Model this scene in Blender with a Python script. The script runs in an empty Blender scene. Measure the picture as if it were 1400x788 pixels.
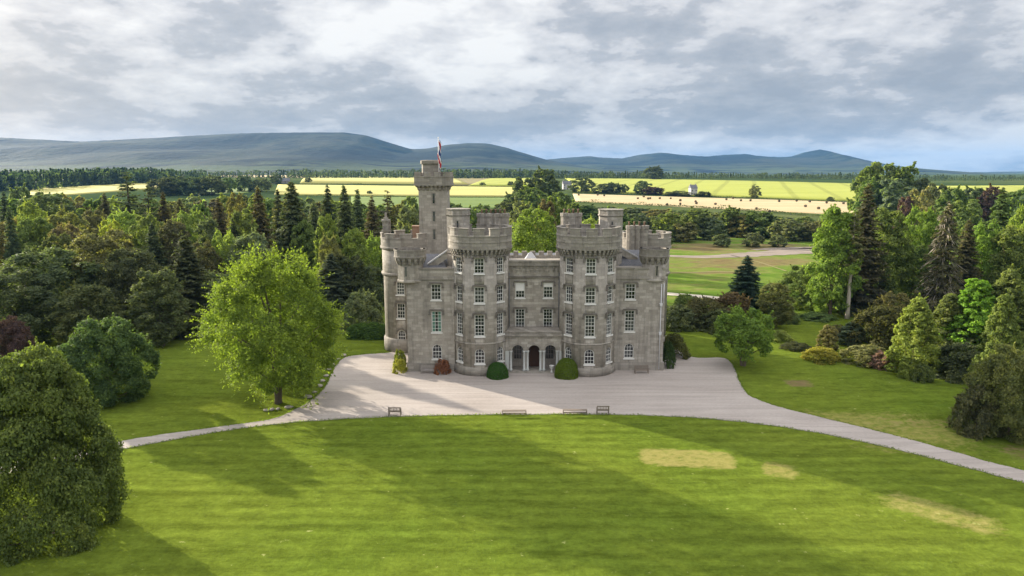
import bpy, math, random
import numpy as np
from mathutils import Vector, Matrix

scene = bpy.context.scene
COL = scene.collection
R = math.radians
random.seed(5)

# ------------------------------------------------------------------ camera
CAM_H, PITCH, FPX = 25.0, R(9.44), 950.0        # focal length in pixels of the 1400 px wide photograph
cd = bpy.data.cameras.new('camera')
cam = bpy.data.objects.new('camera', cd); COL.objects.link(cam)
cam.location = (0, 0, CAM_H)
cam.rotation_euler = (math.pi / 2 - PITCH, 0, 0)
cd.sensor_width = 36.0
cd.lens = 36.0 * FPX / 1400.0
cd.clip_start, cd.clip_end = 0.5, 60000
scene.camera = cam

# ------------------------------------------------------------------ sky, sun, exposure
SUN_AZ, SUN_EL = R(-52.0), R(14.5)              # azimuth clockwise from +Y: the sun stands behind the castle, to the left
SUN_DIR = Vector((math.sin(SUN_AZ) * math.cos(SUN_EL), math.cos(SUN_AZ) * math.cos(SUN_EL), math.sin(SUN_EL)))
world = bpy.data.worlds.new('World'); scene.world = world
world.use_nodes = True
wt = world.node_tree; wt.nodes.clear()
def wn(t, **k):
    n = wt.nodes.new(t)
    for a, b in k.items(): setattr(n, a, b)
    return n
def wmath(op, a, b=None, c=None, clamp=False):
    n = wn('ShaderNodeMath', operation=op, use_clamp=clamp)
    for i, v in enumerate((a, b, c)):
        if v is None: continue
        if isinstance(v, (int, float)): n.inputs[i].default_value = v
        else: wt.links.new(v, n.inputs[i])
    return n.outputs[0]
sky = wn('ShaderNodeTexSky', sky_type='NISHITA', sun_disc=False)
sky.sun_elevation = SUN_EL; sky.sun_rotation = SUN_AZ
sky.altitude = 150; sky.air_density = 1.0; sky.dust_density = 1.5; sky.ozone_density = 1.0
tc = wn('ShaderNodeTexCoord')
nrm = wn('ShaderNodeVectorMath', operation='NORMALIZE'); wt.links.new(tc.outputs['Generated'], nrm.inputs[0])
sx = wn('ShaderNodeSeparateXYZ'); wt.links.new(nrm.outputs[0], sx.inputs[0])
X, Y, Z = sx.outputs
zc = wmath('MAXIMUM', Z, 0.0)
den = wmath('ADD', zc, 0.24)
cx = wn('ShaderNodeCombineXYZ')
wt.links.new(wmath('DIVIDE', X, den), cx.inputs[0]); wt.links.new(wmath('DIVIDE', Y, den), cx.inputs[1])
def wnoise(vec, scale, detail, rough, dist=0.0, off=(0, 0, 0), sc=(1, 1, 1)):
    mp = wn('ShaderNodeMapping'); mp.inputs['Location'].default_value = off; mp.inputs['Scale'].default_value = sc
    wt.links.new(vec, mp.inputs[0])
    n = wn('ShaderNodeTexNoise'); n.inputs['Scale'].default_value = scale; n.inputs['Detail'].default_value = detail
    n.inputs['Roughness'].default_value = rough; n.inputs['Distortion'].default_value = dist
    wt.links.new(mp.outputs[0], n.inputs['Vector'])
    return n.outputs[0]
def wramp(fac, stops, interp='LINEAR'):
    n = wn('ShaderNodeValToRGB'); cr = n.color_ramp; cr.interpolation = interp
    while len(cr.elements) < len(stops): cr.elements.new(0.5)
    for e, (p, c) in zip(cr.elements, stops):
        e.position = p; e.color = (*c, 1) if len(c) == 3 else c
    wt.links.new(fac, n.inputs[0])
    return n.outputs[0]
n_big = wnoise(cx.outputs[0], 1.1, 3, 0.5, 0.5, off=(3.1, 1.7, 0))
n_fin = wnoise(cx.outputs[0], 4.2, 12, 0.62, 0.10, off=(7.3, 2.2, 0))
n_puf = wnoise(nrm.outputs[0], 5.6, 12, 0.60, 0.10, off=(2.9, 0.9, 4.0), sc=(1, 1, 2.5))
cl = wmath('ADD', wmath('ADD', wmath('MULTIPLY', n_big, 0.85), wmath('MULTIPLY', n_fin, 0.85)), wmath('MULTIPLY', n_puf, 1.25))
cl = wmath('SUBTRACT', cl, 0.91)
# brighter towards the sun and low over the hills, heavier blue-grey a few degrees up
dotn = wn('ShaderNodeVectorMath', operation='DOT_PRODUCT'); wt.links.new(nrm.outputs[0], dotn.inputs[0])
dotn.inputs[1].default_value = SUN_DIR
glow = wmath('POWER', wmath('MAXIMUM', dotn.outputs['Value'], 0.0), 14.0)
band = wramp(Z, [(0.0, (.60,) * 3), (0.02, (.62,) * 3), (0.042, (.55,) * 3), (0.062, (.42,) * 3), (0.09, (.44,) * 3), (0.16, (.545,) * 3), (0.25, (.57,) * 3), (1.0, (.56,) * 3)])
cl = wmath('ADD', wmath('ADD', cl, wmath('SUBTRACT', band, 0.53)), wmath('MULTIPLY', glow, 0.16))
ccol = wramp(cl, [(0.30, (.50, .53, .585)), (0.40, (.575, .60, .645)), (0.50, (.66, .675, .71)), (0.55, (.82, .82, .84)), (0.66, (.98, .97, .97)), (0.80, (1.2, 1.18, 1.15))])
# unseen clouds above the view are brightened as fill for castle front and ground
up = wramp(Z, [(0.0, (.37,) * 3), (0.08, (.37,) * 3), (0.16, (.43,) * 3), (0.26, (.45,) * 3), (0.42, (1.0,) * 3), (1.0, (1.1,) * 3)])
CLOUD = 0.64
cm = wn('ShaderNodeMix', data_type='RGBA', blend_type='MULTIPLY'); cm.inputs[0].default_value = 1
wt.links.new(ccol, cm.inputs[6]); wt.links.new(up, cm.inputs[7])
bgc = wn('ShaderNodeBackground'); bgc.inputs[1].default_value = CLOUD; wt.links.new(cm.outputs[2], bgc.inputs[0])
bgs = wn('ShaderNodeBackground'); bgs.inputs[1].default_value = 0.10; wt.links.new(sky.outputs[0], bgs.inputs[0])
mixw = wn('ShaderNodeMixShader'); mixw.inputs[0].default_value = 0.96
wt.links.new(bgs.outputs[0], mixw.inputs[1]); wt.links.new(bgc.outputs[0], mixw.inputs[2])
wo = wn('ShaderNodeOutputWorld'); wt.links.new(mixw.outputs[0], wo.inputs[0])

sd = bpy.data.lights.new('sun', 'SUN'); sd.energy = 5.0; sd.angle = R(0.6); sd.color = (1.0, 0.90, 0.74)
sun = bpy.data.objects.new('sun', sd); COL.objects.link(sun)
sun.rotation_euler = (-SUN_DIR).to_track_quat('-Z', 'Y').to_euler()
sun.location = SUN_DIR * 300
scene.view_settings.view_transform = 'Standard'
scene.view_settings.look = 'None'
scene.view_settings.exposure = 1.55
scene.view_settings.gamma = 1.0
scene.view_settings.use_curve_mapping = False
scene.render.engine = 'CYCLES'
scene.cycles.max_bounces = 5; scene.cycles.diffuse_bounces = 4; scene.cycles.glossy_bounces = 2
scene.cycles.transmission_bounces = 3; scene.cycles.transparent_max_bounces = 6; scene.cycles.volume_bounces = 0
scene.cycles.sample_clamp_indirect = 4.0

# ------------------------------------------------------------------ places on the land, from sight lines
def ray(px, py):
    a, b = px - 700.0, 394.0 - py
    return Vector((a, FPX * math.cos(PITCH) + b * math.sin(PITCH), -FPX * math.sin(PITCH) + b * math.cos(PITCH)))
def sstep(a, b, x):
    t = np.clip((x - a) / (b - a), 0, 1); return t * t * (3 - 2 * t)
def hgt(x, y):                                   # height of the land: level park, then fields rising gently
    return 15.0 * sstep(330, 1150, y) + 0.9 * np.exp(-((x - 43.5) / 5.5) ** 2 - ((y - 69.6) / 2.1) ** 2)
def G(px, py):                                   # where a sight line meets the land
    v = ray(px, py); y0, t0 = 20.0, 0
    ys = np.concatenate([np.arange(20, 400, 1.0), np.arange(400, 6000, 6.0)])
    t = ys / v[1]; zz = CAM_H + v[2] * t - hgt(v[0] * t, ys)
    k = int(np.argmax(zz < 0)) if (zz < 0).any() else len(ys) - 1
    if k > 0 and zz[k] < 0:
        f = zz[k - 1] / (zz[k - 1] - zz[k]); yy = ys[k - 1] + f * (ys[k] - ys[k - 1])
    else: yy = ys[k]
    xx = v[0] * yy / v[1]
    return Vector((xx, yy, float(hgt(xx, yy))))
def V(px, py, y):                                # a point of a sight line at the distance y
    v = ray(px, py); t = y / v[1]
    return Vector((v[0] * t, y, CAM_H + v[2] * t))

# ------------------------------------------------------------------ objects, names, labels
def tag(o, label=None, cat=None, group=None, kind=None):
    if label: o['label'] = label
    if cat: o['category'] = cat
    if group: o['group'] = group
    if kind: o['kind'] = kind
    return o
def empty(name, loc=(0, 0, 0), rz=0.0, parent=None):
    o = bpy.data.objects.new(name, None); COL.objects.link(o)
    o.empty_display_size = 0.3
    o.location = loc; o.rotation_euler = (0, 0, rz)
    if parent: o.parent = parent
    return o
def link(name, me, parent=None, loc=None, rz=0.0):
    o = bpy.data.objects.new(name, me); COL.objects.link(o)
    if parent: o.parent = parent
    if loc is not None: o.location = loc
    o.rotation_euler = (0, 0, rz)
    return o
def copy_tree(o, parent=None):
    c = o.copy(); COL.objects.link(c); c.parent = parent
    for ch in list(o.children): copy_tree(ch, c)
    return c

class MB:                                        # collects simple solids into one mesh
    def __init__(s): s.v, s.f, s.sm = [], [], []
    def add(s, vs, fs, smooth=False):
        n = len(s.v); s.v += [tuple(q) for q in vs]
        for f in fs: s.f.append([i + n for i in f]); s.sm.append(smooth)
    def box(s, x0, x1, y0, y1, z0, z1, M=None):
        vs = [(x0, y0, z0), (x1, y0, z0), (x1, y1, z0), (x0, y1, z0), (x0, y0, z1), (x1, y0, z1), (x1, y1, z1), (x0, y1, z1)]
        if M is not None: vs = [M @ Vector(q) for q in vs]
        s.add(vs, [(0, 3, 2, 1), (4, 5, 6, 7), (0, 1, 5, 4), (1, 2, 6, 5), (2, 3, 7, 6), (3, 0, 4, 7)])
    def prism(s, pts, z0, z1, M=None):           # polygon (counter-clockwise in xy) raised from z0 to z1
        n = len(pts); vs = [(p[0], p[1], z0) for p in pts] + [(p[0], p[1], z1) for p in pts]
        if M is not None: vs = [M @ Vector(q) for q in vs]
        s.add(vs, [tuple(range(n))[::-1], tuple(range(n, 2 * n))] + [(i, (i + 1) % n, n + (i + 1) % n, n + i) for i in range(n)])
    def lathe(s, prof, n=48, c=(0, 0), smooth=True, a0=0.0):   # closed solid of revolution, profile (r, z) bottom to top
        vs, m = [], len(prof)
        for r, z in prof:
            for k in range(n):
                a = a0 + 2 * math.pi * k / n; vs.append((c[0] + r * math.cos(a), c[1] + r * math.sin(a), z))
        b = len(s.v); s.v += vs
        for j in range(m - 1):
            for k in range(n):
                k2 = (k + 1) % n
                s.f.append([b + j * n + k, b + j * n + k2, b + (j + 1) * n + k2, b + (j + 1) * n + k]); s.sm.append(smooth)
        s.f.append([b + k for k in range(n)][::-1]); s.sm.append(False)
        s.f.append([b + (m - 1) * n + k for k in range(n)]); s.sm.append(False)
    def arc(s, r0, r1, z0, z1, a0, a1, n=4, c=(0, 0)):         # block bent round an axis
        vs = []
        for k in range(n + 1):
            a = a0 + (a1 - a0) * k / n; ca, sa = math.cos(a), math.sin(a)
            for r in (r0, r1):
                for z in (z0, z1): vs.append((c[0] + r * ca, c[1] + r * sa, z))
        fs = [(0, 2, 3, 1), (4 * n, 4 * n + 1, 4 * n + 3, 4 * n + 2)]
        for k in range(n):
            p, q = 4 * k, 4 * k + 4
            fs += [(p + 2, q + 2, q + 3, p + 3), (p, p + 1, q + 1, q), (p + 1, p + 3, q + 3, q + 1), (p, q, q + 2, p + 2)]
        s.add(vs, fs)
    def ring(s, r0, r1, z0, z1, n=56, c=(0, 0)):
        vs, fs = [], []
        for k in range(n):
            a = 2 * math.pi * k / n; ca, sa = math.cos(a), math.sin(a)
            vs += [(c[0] + r0 * ca, c[1] + r0 * sa, z0), (c[0] + r1 * ca, c[1] + r1 * sa, z0), (c[0] + r1 * ca, c[1] + r1 * sa, z1), (c[0] + r0 * ca, c[1] + r0 * sa, z1)]
        for k in range(n):
            p, q = 4 * k, 4 * ((k + 1) % n)
            fs += [(p + i, q + i, q + (i + 1) % 4, p + (i + 1) % 4)[::-1] for i in range(4)]
        s.add(vs, [f[::-1] for f in fs])
    def tube(s, pts, rad, n=8):                  # tapered tube through points
        pts = [Vector(p) for p in pts]; rings = []
        for i, p in enumerate(pts):
            d = (pts[min(i + 1, len(pts) - 1)] - pts[max(i - 1, 0)]).normalized()
            u = d.orthogonal().normalized() if i == 0 else (u - d * u.dot(d)).normalized()
            w = d.cross(u); r = rad[i] if hasattr(rad, '__len__') else rad
            rings.append([p + (u * math.cos(2 * math.pi * k / n) + w * math.sin(2 * math.pi * k / n)) * r for k in range(n)])
        b = len(s.v)
        for g in rings: s.v += [tuple(q) for q in g]
        for i in range(len(pts) - 1):
            for k in range(n):
                k2 = (k + 1) % n
                s.f.append([b + i * n + k, b + i * n + k2, b + (i + 1) * n + k2, b + (i + 1) * n + k]); s.sm.append(True)
        s.f.append([b + k for k in range(n)][::-1]); s.sm.append(False)
        s.f.append([b + (len(pts) - 1) * n + k for k in range(n)]); s.sm.append(False)
    def mesh(s, name, mat):
        me = bpy.data.meshes.new(name); me.from_pydata(s.v, [], s.f)
        me.polygons.foreach_set('use_smooth', s.sm)
        if mat: me.materials.append(mat)
        me.update(); return me
    def build(s, name, mat, parent=None, loc=None, rz=0.0):
        return link(name, s.mesh(name, mat), parent, loc, rz)

def cut(o, cutter):                              # real openings
    c = cutter.build('opening_cutter', None, None)
    c.matrix_world = Matrix.Identity(4)
    md = o.modifiers.new('cut', 'BOOLEAN'); md.operation = 'DIFFERENCE'; md.solver = 'EXACT'; md.object = c; md.use_self = True
    dg = bpy.context.evaluated_depsgraph_get(); dg.update()
    me = bpy.data.meshes.new_from_object(o.evaluated_get(dg))
    o.modifiers.clear(); old = o.data; o.data = me; me.name = old.name
    bpy.data.objects.remove(c)

def mesh_quads(name, Vv, F, mat, face_attr=None, point_attr=None, smooth=False):
    me = bpy.data.meshes.new(name)
    Vv = np.asarray(Vv, np.float32); F = np.asarray(F, np.int32); n = len(F)
    me.vertices.add(len(Vv)); me.vertices.foreach_set('co', Vv.ravel())
    me.loops.add(n * 4); me.loops.foreach_set('vertex_index', F.ravel())
    me.polygons.add(n); me.polygons.foreach_set('loop_start', np.arange(0, n * 4, 4, dtype=np.int32))
    if smooth: me.polygons.foreach_set('use_smooth', np.ones(n, bool))
    for k, a in (face_attr or {}).items():
        at = me.attributes.new(k, 'FLOAT', 'FACE'); at.data.foreach_set('value', np.asarray(a, np.float32))
    for k, a in (point_attr or {}).items():
        at = me.attributes.new(k, 'FLOAT', 'POINT'); at.data.foreach_set('value', np.asarray(a, np.float32))
    me.materials.append(mat); me.update(calc_edges=True); me.validate()
    return me

# ------------------------------------------------------------------ materials
class NT:
    def __init__(s, name, rough=0.9, spec=0.2):
        s.m = bpy.data.materials.new(name); s.m.use_nodes = True; s.t = s.m.node_tree
        s.b = s.t.nodes['Principled BSDF']; s.b.inputs['Roughness'].default_value = rough
        s.b.inputs['Specular IOR Level'].default_value = spec
    def n(s, t, **k):
        n = s.t.nodes.new(t)
        for a, b in k.items(): setattr(n, a, b)
        return n
    def put(s, sock, v):
        if hasattr(v, 'is_linked'): s.t.links.new(v, sock)
        elif isinstance(v, (tuple, list)) and len(v) == 3 and sock.type == 'RGBA': sock.default_value = (*v, 1)
        else: sock.default_value = v
    def math(s, op, a, b=None, clamp=False):
        n = s.n('ShaderNodeMath', operation=op, use_clamp=clamp); s.put(n.inputs[0], a)
        if b is not None: s.put(n.inputs[1], b)
        return n.outputs[0]
    def coord(s, which='Object', scale=(1, 1, 1), loc=(0, 0, 0), vec=None):
        if vec is None:
            vec = s.n('ShaderNodeNewGeometry').outputs['Position'] if which == 'World' else s.n('ShaderNodeTexCoord').outputs[which]
        mp = s.n('ShaderNodeMapping'); mp.inputs['Scale'].default_value = scale; mp.inputs['Location'].default_value = loc
        s.t.links.new(vec, mp.inputs[0]); return mp.outputs[0]
    def noise(s, vec, scale, detail=5, rough=0.55, dist=0.0):
        n = s.n('ShaderNodeTexNoise'); s.put(n.inputs['Vector'], vec); n.inputs['Scale'].default_value = scale
        n.inputs['Detail'].default_value = detail; n.inputs['Roughness'].default_value = rough; n.inputs['Distortion'].default_value = dist
        return n.outputs[0]
    def ramp(s, fac, stops):
        n = s.n('ShaderNodeValToRGB'); cr = n.color_ramp
        while len(cr.elements) < len(stops): cr.elements.new(0.5)
        for e, (p, c) in zip(cr.elements, stops):
            e.position = p; e.color = (c, c, c, 1) if isinstance(c, (int, float)) else (*c, 1)
        s.put(n.inputs[0], fac); return n.outputs[0]
    def mix(s, fac, a, b, mode='MIX'):
        n = s.n('ShaderNodeMix', data_type='RGBA', blend_type=mode)
        s.put(n.inputs[0], fac); s.put(n.inputs[6], a); s.put(n.inputs[7], b); return n.outputs[2]
    def attr(s, name):
        n = s.n('ShaderNodeAttribute'); n.attribute_name = name; return n.outputs['Fac']
    def bump(s, h, strength, dist=0.05):
        n = s.n('ShaderNodeBump'); n.inputs['Strength'].default_value = strength; n.inputs['Distance'].default_value = dist
        s.put(n.inputs['Height'], h); s.t.links.new(n.outputs[0], s.b.inputs['Normal'])
    def color(s, c): s.put(s.b.inputs['Base Color'], c); return s.m

def plain(name, c, rough=0.8, spec=0.3, var=0.15, scale=3.0, metal=0.0):
    m = NT(name, rough, spec); m.b.inputs['Metallic'].default_value = metal
    f = m.noise(m.coord('Object'), scale, 6, 0.6)
    return m.color(m.mix(f, tuple(q * (1 - var) for q in c), tuple(q * (1 + var) for q in c)))

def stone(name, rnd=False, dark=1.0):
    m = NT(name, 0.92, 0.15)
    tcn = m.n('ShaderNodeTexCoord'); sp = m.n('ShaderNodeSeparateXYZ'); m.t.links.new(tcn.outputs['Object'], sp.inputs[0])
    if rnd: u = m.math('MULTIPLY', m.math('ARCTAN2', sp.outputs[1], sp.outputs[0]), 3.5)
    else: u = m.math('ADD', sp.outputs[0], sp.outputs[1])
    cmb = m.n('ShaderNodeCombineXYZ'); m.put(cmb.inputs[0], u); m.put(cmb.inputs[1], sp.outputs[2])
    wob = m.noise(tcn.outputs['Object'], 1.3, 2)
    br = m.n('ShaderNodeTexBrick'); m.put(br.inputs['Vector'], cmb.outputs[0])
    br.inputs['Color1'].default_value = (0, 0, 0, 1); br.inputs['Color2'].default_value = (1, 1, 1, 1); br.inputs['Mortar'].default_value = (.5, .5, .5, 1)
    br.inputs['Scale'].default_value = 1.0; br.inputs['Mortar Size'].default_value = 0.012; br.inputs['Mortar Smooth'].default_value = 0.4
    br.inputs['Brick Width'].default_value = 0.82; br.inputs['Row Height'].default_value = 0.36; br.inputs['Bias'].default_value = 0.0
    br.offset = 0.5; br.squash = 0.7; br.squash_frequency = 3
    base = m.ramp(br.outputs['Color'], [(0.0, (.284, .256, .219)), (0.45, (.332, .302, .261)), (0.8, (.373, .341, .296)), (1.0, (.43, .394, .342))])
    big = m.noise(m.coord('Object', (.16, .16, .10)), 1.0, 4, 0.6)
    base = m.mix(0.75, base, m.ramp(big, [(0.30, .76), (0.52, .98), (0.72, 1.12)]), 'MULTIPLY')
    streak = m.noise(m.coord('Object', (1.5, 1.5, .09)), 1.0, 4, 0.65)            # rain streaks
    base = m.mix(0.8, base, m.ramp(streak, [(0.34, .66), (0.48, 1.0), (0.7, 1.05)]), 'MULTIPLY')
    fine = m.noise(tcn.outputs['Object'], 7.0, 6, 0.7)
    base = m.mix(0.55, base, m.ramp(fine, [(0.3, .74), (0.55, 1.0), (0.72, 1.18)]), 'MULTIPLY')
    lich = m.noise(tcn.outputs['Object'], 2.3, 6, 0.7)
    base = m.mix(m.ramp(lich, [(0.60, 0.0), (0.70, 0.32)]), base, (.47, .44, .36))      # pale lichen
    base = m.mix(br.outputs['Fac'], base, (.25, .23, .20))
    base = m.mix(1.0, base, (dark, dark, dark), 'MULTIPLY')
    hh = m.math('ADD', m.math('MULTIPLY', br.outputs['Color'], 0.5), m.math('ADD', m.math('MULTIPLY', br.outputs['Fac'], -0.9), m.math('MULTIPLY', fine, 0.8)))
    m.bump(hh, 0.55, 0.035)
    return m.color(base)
M = {}
M['stone'] = stone('granite_ashlar')
M['stone_round'] = stone('granite_ashlar_curved', True)
M['trim'] = stone('granite_trim', False, 0.86)
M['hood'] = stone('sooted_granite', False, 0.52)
M['parapet'] = stone('granite_parapet', True, 0.82)
M['parapet_flat'] = stone('granite_parapet_straight', False, 0.78)
M['white'] = plain('white_paint', (.66, .65, .62), 0.5, 0.4, 0.04)
M['blind'] = plain('white_blind', (.72, .71, .68), 0.8, 0.2, 0.04)
M['curtain'] = plain('green_curtain', (.10, .20, .15), 0.8, 0.2, 0.25)
M['lead'] = plain('roof_lead', (.16, .165, .18), 0.6, 0.4, 0.25)
M['palelead'] = plain('pale_lead_flashing', (.46, .46, .48), 0.5, 0.4, 0.2)
M['door'] = plain('door_wood', (.07, .035, .022), 0.6, 0.3, 0.25)
M['panel'] = plain('pale_porch_panel', (.42, .43, .41), 0.8, 0.2, 0.08)
M['pot'] = plain('chimney_clay', (.26, .17, .12), 0.9, 0.2, 0.25)
M['iron'] = plain('pale_iron_pipe', (.55, .55, .56), 0.5, 0.4, 0.1)
g = NT('window_glass', 0.06, 0.6)
g.bump(g.noise(g.coord('World'), 1.1, 2), .35, .12)
M['glass'] = g.color(g.mix(g.ramp(g.noise(g.coord('World'), 0.55, 3), [(0.42, 0.0), (0.66, 1.0)]), (.010, .012, .014), (.085, .09, .09)))
sl = NT('roof_slate', 0.7, 0.35)
brk = sl.n('ShaderNodeTexBrick'); sl.put(brk.inputs['Vector'], sl.coord('Object')); brk.inputs['Scale'].default_value = 3.0
brk.inputs['Color1'].default_value = (.11, .115, .13, 1); brk.inputs['Color2'].default_value = (.17, .17, .185, 1); brk.inputs['Mortar'].default_value = (.06, .06, .07, 1)
M['slate'] = sl.color(sl.mix(0.5, brk.outputs['Color'], sl.ramp(sl.noise(sl.coord('Object'), 0.8, 5), [(0.3, .6), (0.7, 1.25)]), 'MULTIPLY'))

# the ground: lawn, rough meadow and farmland, told apart by masks stored on its vertices
def mat_ground():
    m = NT('grass_land', 1.0, 0.0)
    pos = m.coord('World')
    n1 = m.noise(m.coord('World', (.05, .05, 0)), 1.0, 5, 0.6)
    n2 = m.noise(m.coord('World', (.085, .55, 0)), 1.0, 7, 0.70, 0.4)       # mowing direction
    n3 = m.noise(m.coord('World', (.60, 1.0, 0)), 1.0, 7, 0.78)
    n4 = m.noise(m.coord('World', (3.2, 2.4, 0)), 1.0, 4, 0.8)
    lawn = m.mix(m.ramp(n1, [(0.3, 0.0), (0.7, 1.0)]), (.080, .118, .014), (.116, .146, .019))
    lawn = m.mix(0.85, lawn, m.ramp(n2, [(0.30, .70), (0.5, 1.0), (0.70, 1.26)]), 'MULTIPLY')
    lawn = m.mix(0.7, lawn, m.ramp(n3, [(0.30, .50), (0.5, 1.0), (0.70, 1.55)]), 'MULTIPLY')
    lawn = m.mix(0.6, lawn, m.ramp(n4, [(0.25, .6), (0.5, 1.0), (0.75, 1.4)]), 'MULTIPLY')
    wv = m.n('ShaderNodeTexWave', wave_type='BANDS', bands_direction='Y', wave_profile='SIN')
    m.put(wv.inputs['Vector'], m.coord('World', (.16, 1, 1), (0, 0, 0))); wv.inputs['Scale'].default_value = 0.17
    wv.inputs['Distortion'].default_value = 3.2; wv.inputs['Detail'].default_value = 3; wv.inputs['Detail Scale'].default_value = 0.8
    lawn = m.mix(m.attr('mown'), lawn, m.mix(1.0, lawn, m.ramp(wv.outputs['Fac'], [(0.15, .91), (0.85, 1.06)]), 'MULTIPLY'))
    dn = m.noise(m.coord('World', (1.1, 1.5, 0)), 1.0, 7, 0.8)
    dry = m.math('ADD', m.attr('dry'), m.math('MULTIPLY', m.math('SUBTRACT', dn, 0.54), 2.3))
    lawn = m.mix(m.ramp(dry, [(0.34, 0.0), (0.95, .88)]), lawn, m.mix(n3, (.20, .18, .05), (.32, .275, .10)))
    cn = m.noise(m.coord('World', (1.0, 1.3, 0), (3, 8, 0)), 1.0, 4, 0.7)      # scattered dry clippings
    lawn = m.mix(m.ramp(cn, [(0.66, 0.0), (0.72, .60)]), lawn, (.40, .40, .16))
    bare = m.mix(n3, (.14, .085, .05), (.23, .155, .10))
    lawn = m.mix(m.ramp(m.math('ADD', m.attr('bare'), m.math('MULTIPLY', m.math('SUBTRACT', dn, 0.5), 1.6)), [(0.42, 0.0), (0.80, .75)]), lawn, bare)
    mm = m.noise(m.coord('World', (.035, .075, 0)), 1.0, 9, 0.72)
    mm = m.math('ADD', mm, m.math('MULTIPLY', m.attr('brown'), .20))
    mead = m.ramp(mm, [(0.30, (.060, .11, .018)), (0.44, (.09, .15, .022)), (0.54, (.13, .175, .035)), (0.62, (.165, .145, .06)), (0.76, (.15, .10, .055))])
    mead = m.mix(0.8, mead, m.ramp(m.noise(m.coord('World', (.3, .6, 0)), 1.0, 6, 0.7), [(0.3, .62), (0.5, 1.0), (0.7, 1.3)]), 'MULTIPLY')
    col = m.mix(m.attr('meadow'), lawn, mead)
    ff = m.noise(m.coord('World', (.0016, .0035, 0)), 1.0, 6, 0.6)
    farm = m.ramp(ff, [(0.32, (.03, .05, .022)), (0.48, (.05, .075, .028)), (0.58, (.09, .11, .04)), (0.70, (.17, .16, .07))])
    col = m.mix(m.attr('farm'), col, farm)
    m.bump(m.math('ADD', n4, m.math('MULTIPLY', n3, 1.4)), 0.6, 0.10)
    return m.color(col)
M['ground'] = mat_ground()
def mat_gravel():
    m = NT('pale_gravel', 0.95, 0.15)
    a = m.noise(m.coord('World', (.08, .12, 0)), 1.0, 5, 0.6)
    b = m.noise(m.coord('World', (3, 5, 0)), 1.0, 6, 0.8)
    tr = m.noise(m.coord('World', (.05, .75, 0)), 1.0, 4, 0.6, 1.2)
    c = m.mix(m.ramp(a, [(0.3, 0.0), (0.7, 1.0)]), (.295, .258, .232), (.375, .334, .305))
    c = m.mix(0.6, c, m.ramp(b, [(0.28, .70), (0.5, 1.0), (0.72, 1.28)]), 'MULTIPLY')
    c = m.mix(0.5, c, m.ramp(tr, [(0.36, .72), (0.6, 1.10)]), 'MULTIPLY')
    m.bump(b, 0.5, 0.02)
    return m.color(c)
M['gravel'] = mat_gravel()
def mat_field(name, a, b, stripes=None, sc=(.01, .05)):
    m = NT(name, 0.95, 0.1)
    f = m.noise(m.coord('World', (sc[0], sc[1], 0)), 1.0, 6, 0.65)
    c = m.mix(m.ramp(f, [(0.3, 0.0), (0.7, 1.0)]), a, b)
    if stripes:
        ang, per, dk = stripes
        w = m.n('ShaderNodeTexWave', wave_type='BANDS', bands_direction='X', wave_profile='SIN')
        mp = m.n('ShaderNodeMapping'); mp.inputs['Rotation'].default_value = (0, 0, ang); m.put(mp.inputs[0], m.n('ShaderNodeNewGeometry').outputs['Position'])
        m.put(w.inputs['Vector'], mp.outputs[0]); w.inputs['Scale'].default_value = 0.314 / per * 1.0; w.inputs['Distortion'].default_value = 0.4
        c = m.mix(1.0, c, m.ramp(w.outputs['Fac'], [(0.02, dk), (0.10, 1.0)]), 'MULTIPLY')
    c = m.mix(0.6, c, m.ramp(m.noise(m.coord('World', (.12, .25, 0)), 1.0, 5, 0.7), [(0.3, .84), (0.7, 1.12)]), 'MULTIPLY')
    return m.color(c)
M['barley'] = mat_field('ripening_barley', (.27, .30, .05), (.37, .385, .08), (R(19), 34.0, .80))
M['stubble'] = mat_field('straw_stubble', (.40, .31, .165), (.52, .41, .24))
M['wheat'] = mat_field('pale_wheat', (.36, .33, .095), (.47, .43, .15))
M['pasture'] = mat_field('green_pasture', (.085, .14, .03), (.15, .20, .045))
M['fallow'] = mat_field('brown_fallow', (.17, .15, .06), (.26, .22, .10))
M['track'] = mat_field('pale_track', (.42, .37, .30), (.52, .46, .38))
M['shingle'] = mat_field('river_shingle', (.17, .14, .11), (.30, .25, .21), None, (.1, .3))
def mat_hill():
    m = NT('moor_and_plantation', 0.95, 0.05)
    a = m.noise(m.coord('World', (.0014, .0014, .005)), 1.0, 9, 0.66)
    b = m.noise(m.coord('World', (.006, .006, .012)), 1.0, 6, 0.7)
    c = m.ramp(a, [(0.36, (.005, .010, .010)), (0.47, (.010, .017, .015)), (0.51, (.026, .035, .024)), (0.58, (.040, .044, .030)), (0.66, (.016, .024, .02))])
    c = m.mix(0.7, c, m.ramp(b, [(0.3, .6), (0.5, 1.0), (0.7, 1.35)]), 'MULTIPLY')
    pos = m.n('ShaderNodeSeparateXYZ'); m.put(pos.inputs[0], m.n('ShaderNodeNewGeometry').outputs['Position'])
    low = m.ramp(m.math('MULTIPLY', pos.outputs[2], 1 / 300.0), [(0.12, 1.0), (0.30, 0.0)])        # farmland creeps up the foot of the hills
    fld = m.ramp(m.noise(m.coord('World', (.0022, .004, 0)), 1.0, 4, 0.6), [(0.46, 0.0), (0.52, 1.0)])
    c = m.mix(m.math('MULTIPLY', low, m.math('MULTIPLY', fld, 0.75)), c, (.08, .105, .045))
    m.bump(b, 0.8, 25.0)
    return m.color(c)
M['hill'] = mat_hill()
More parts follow.
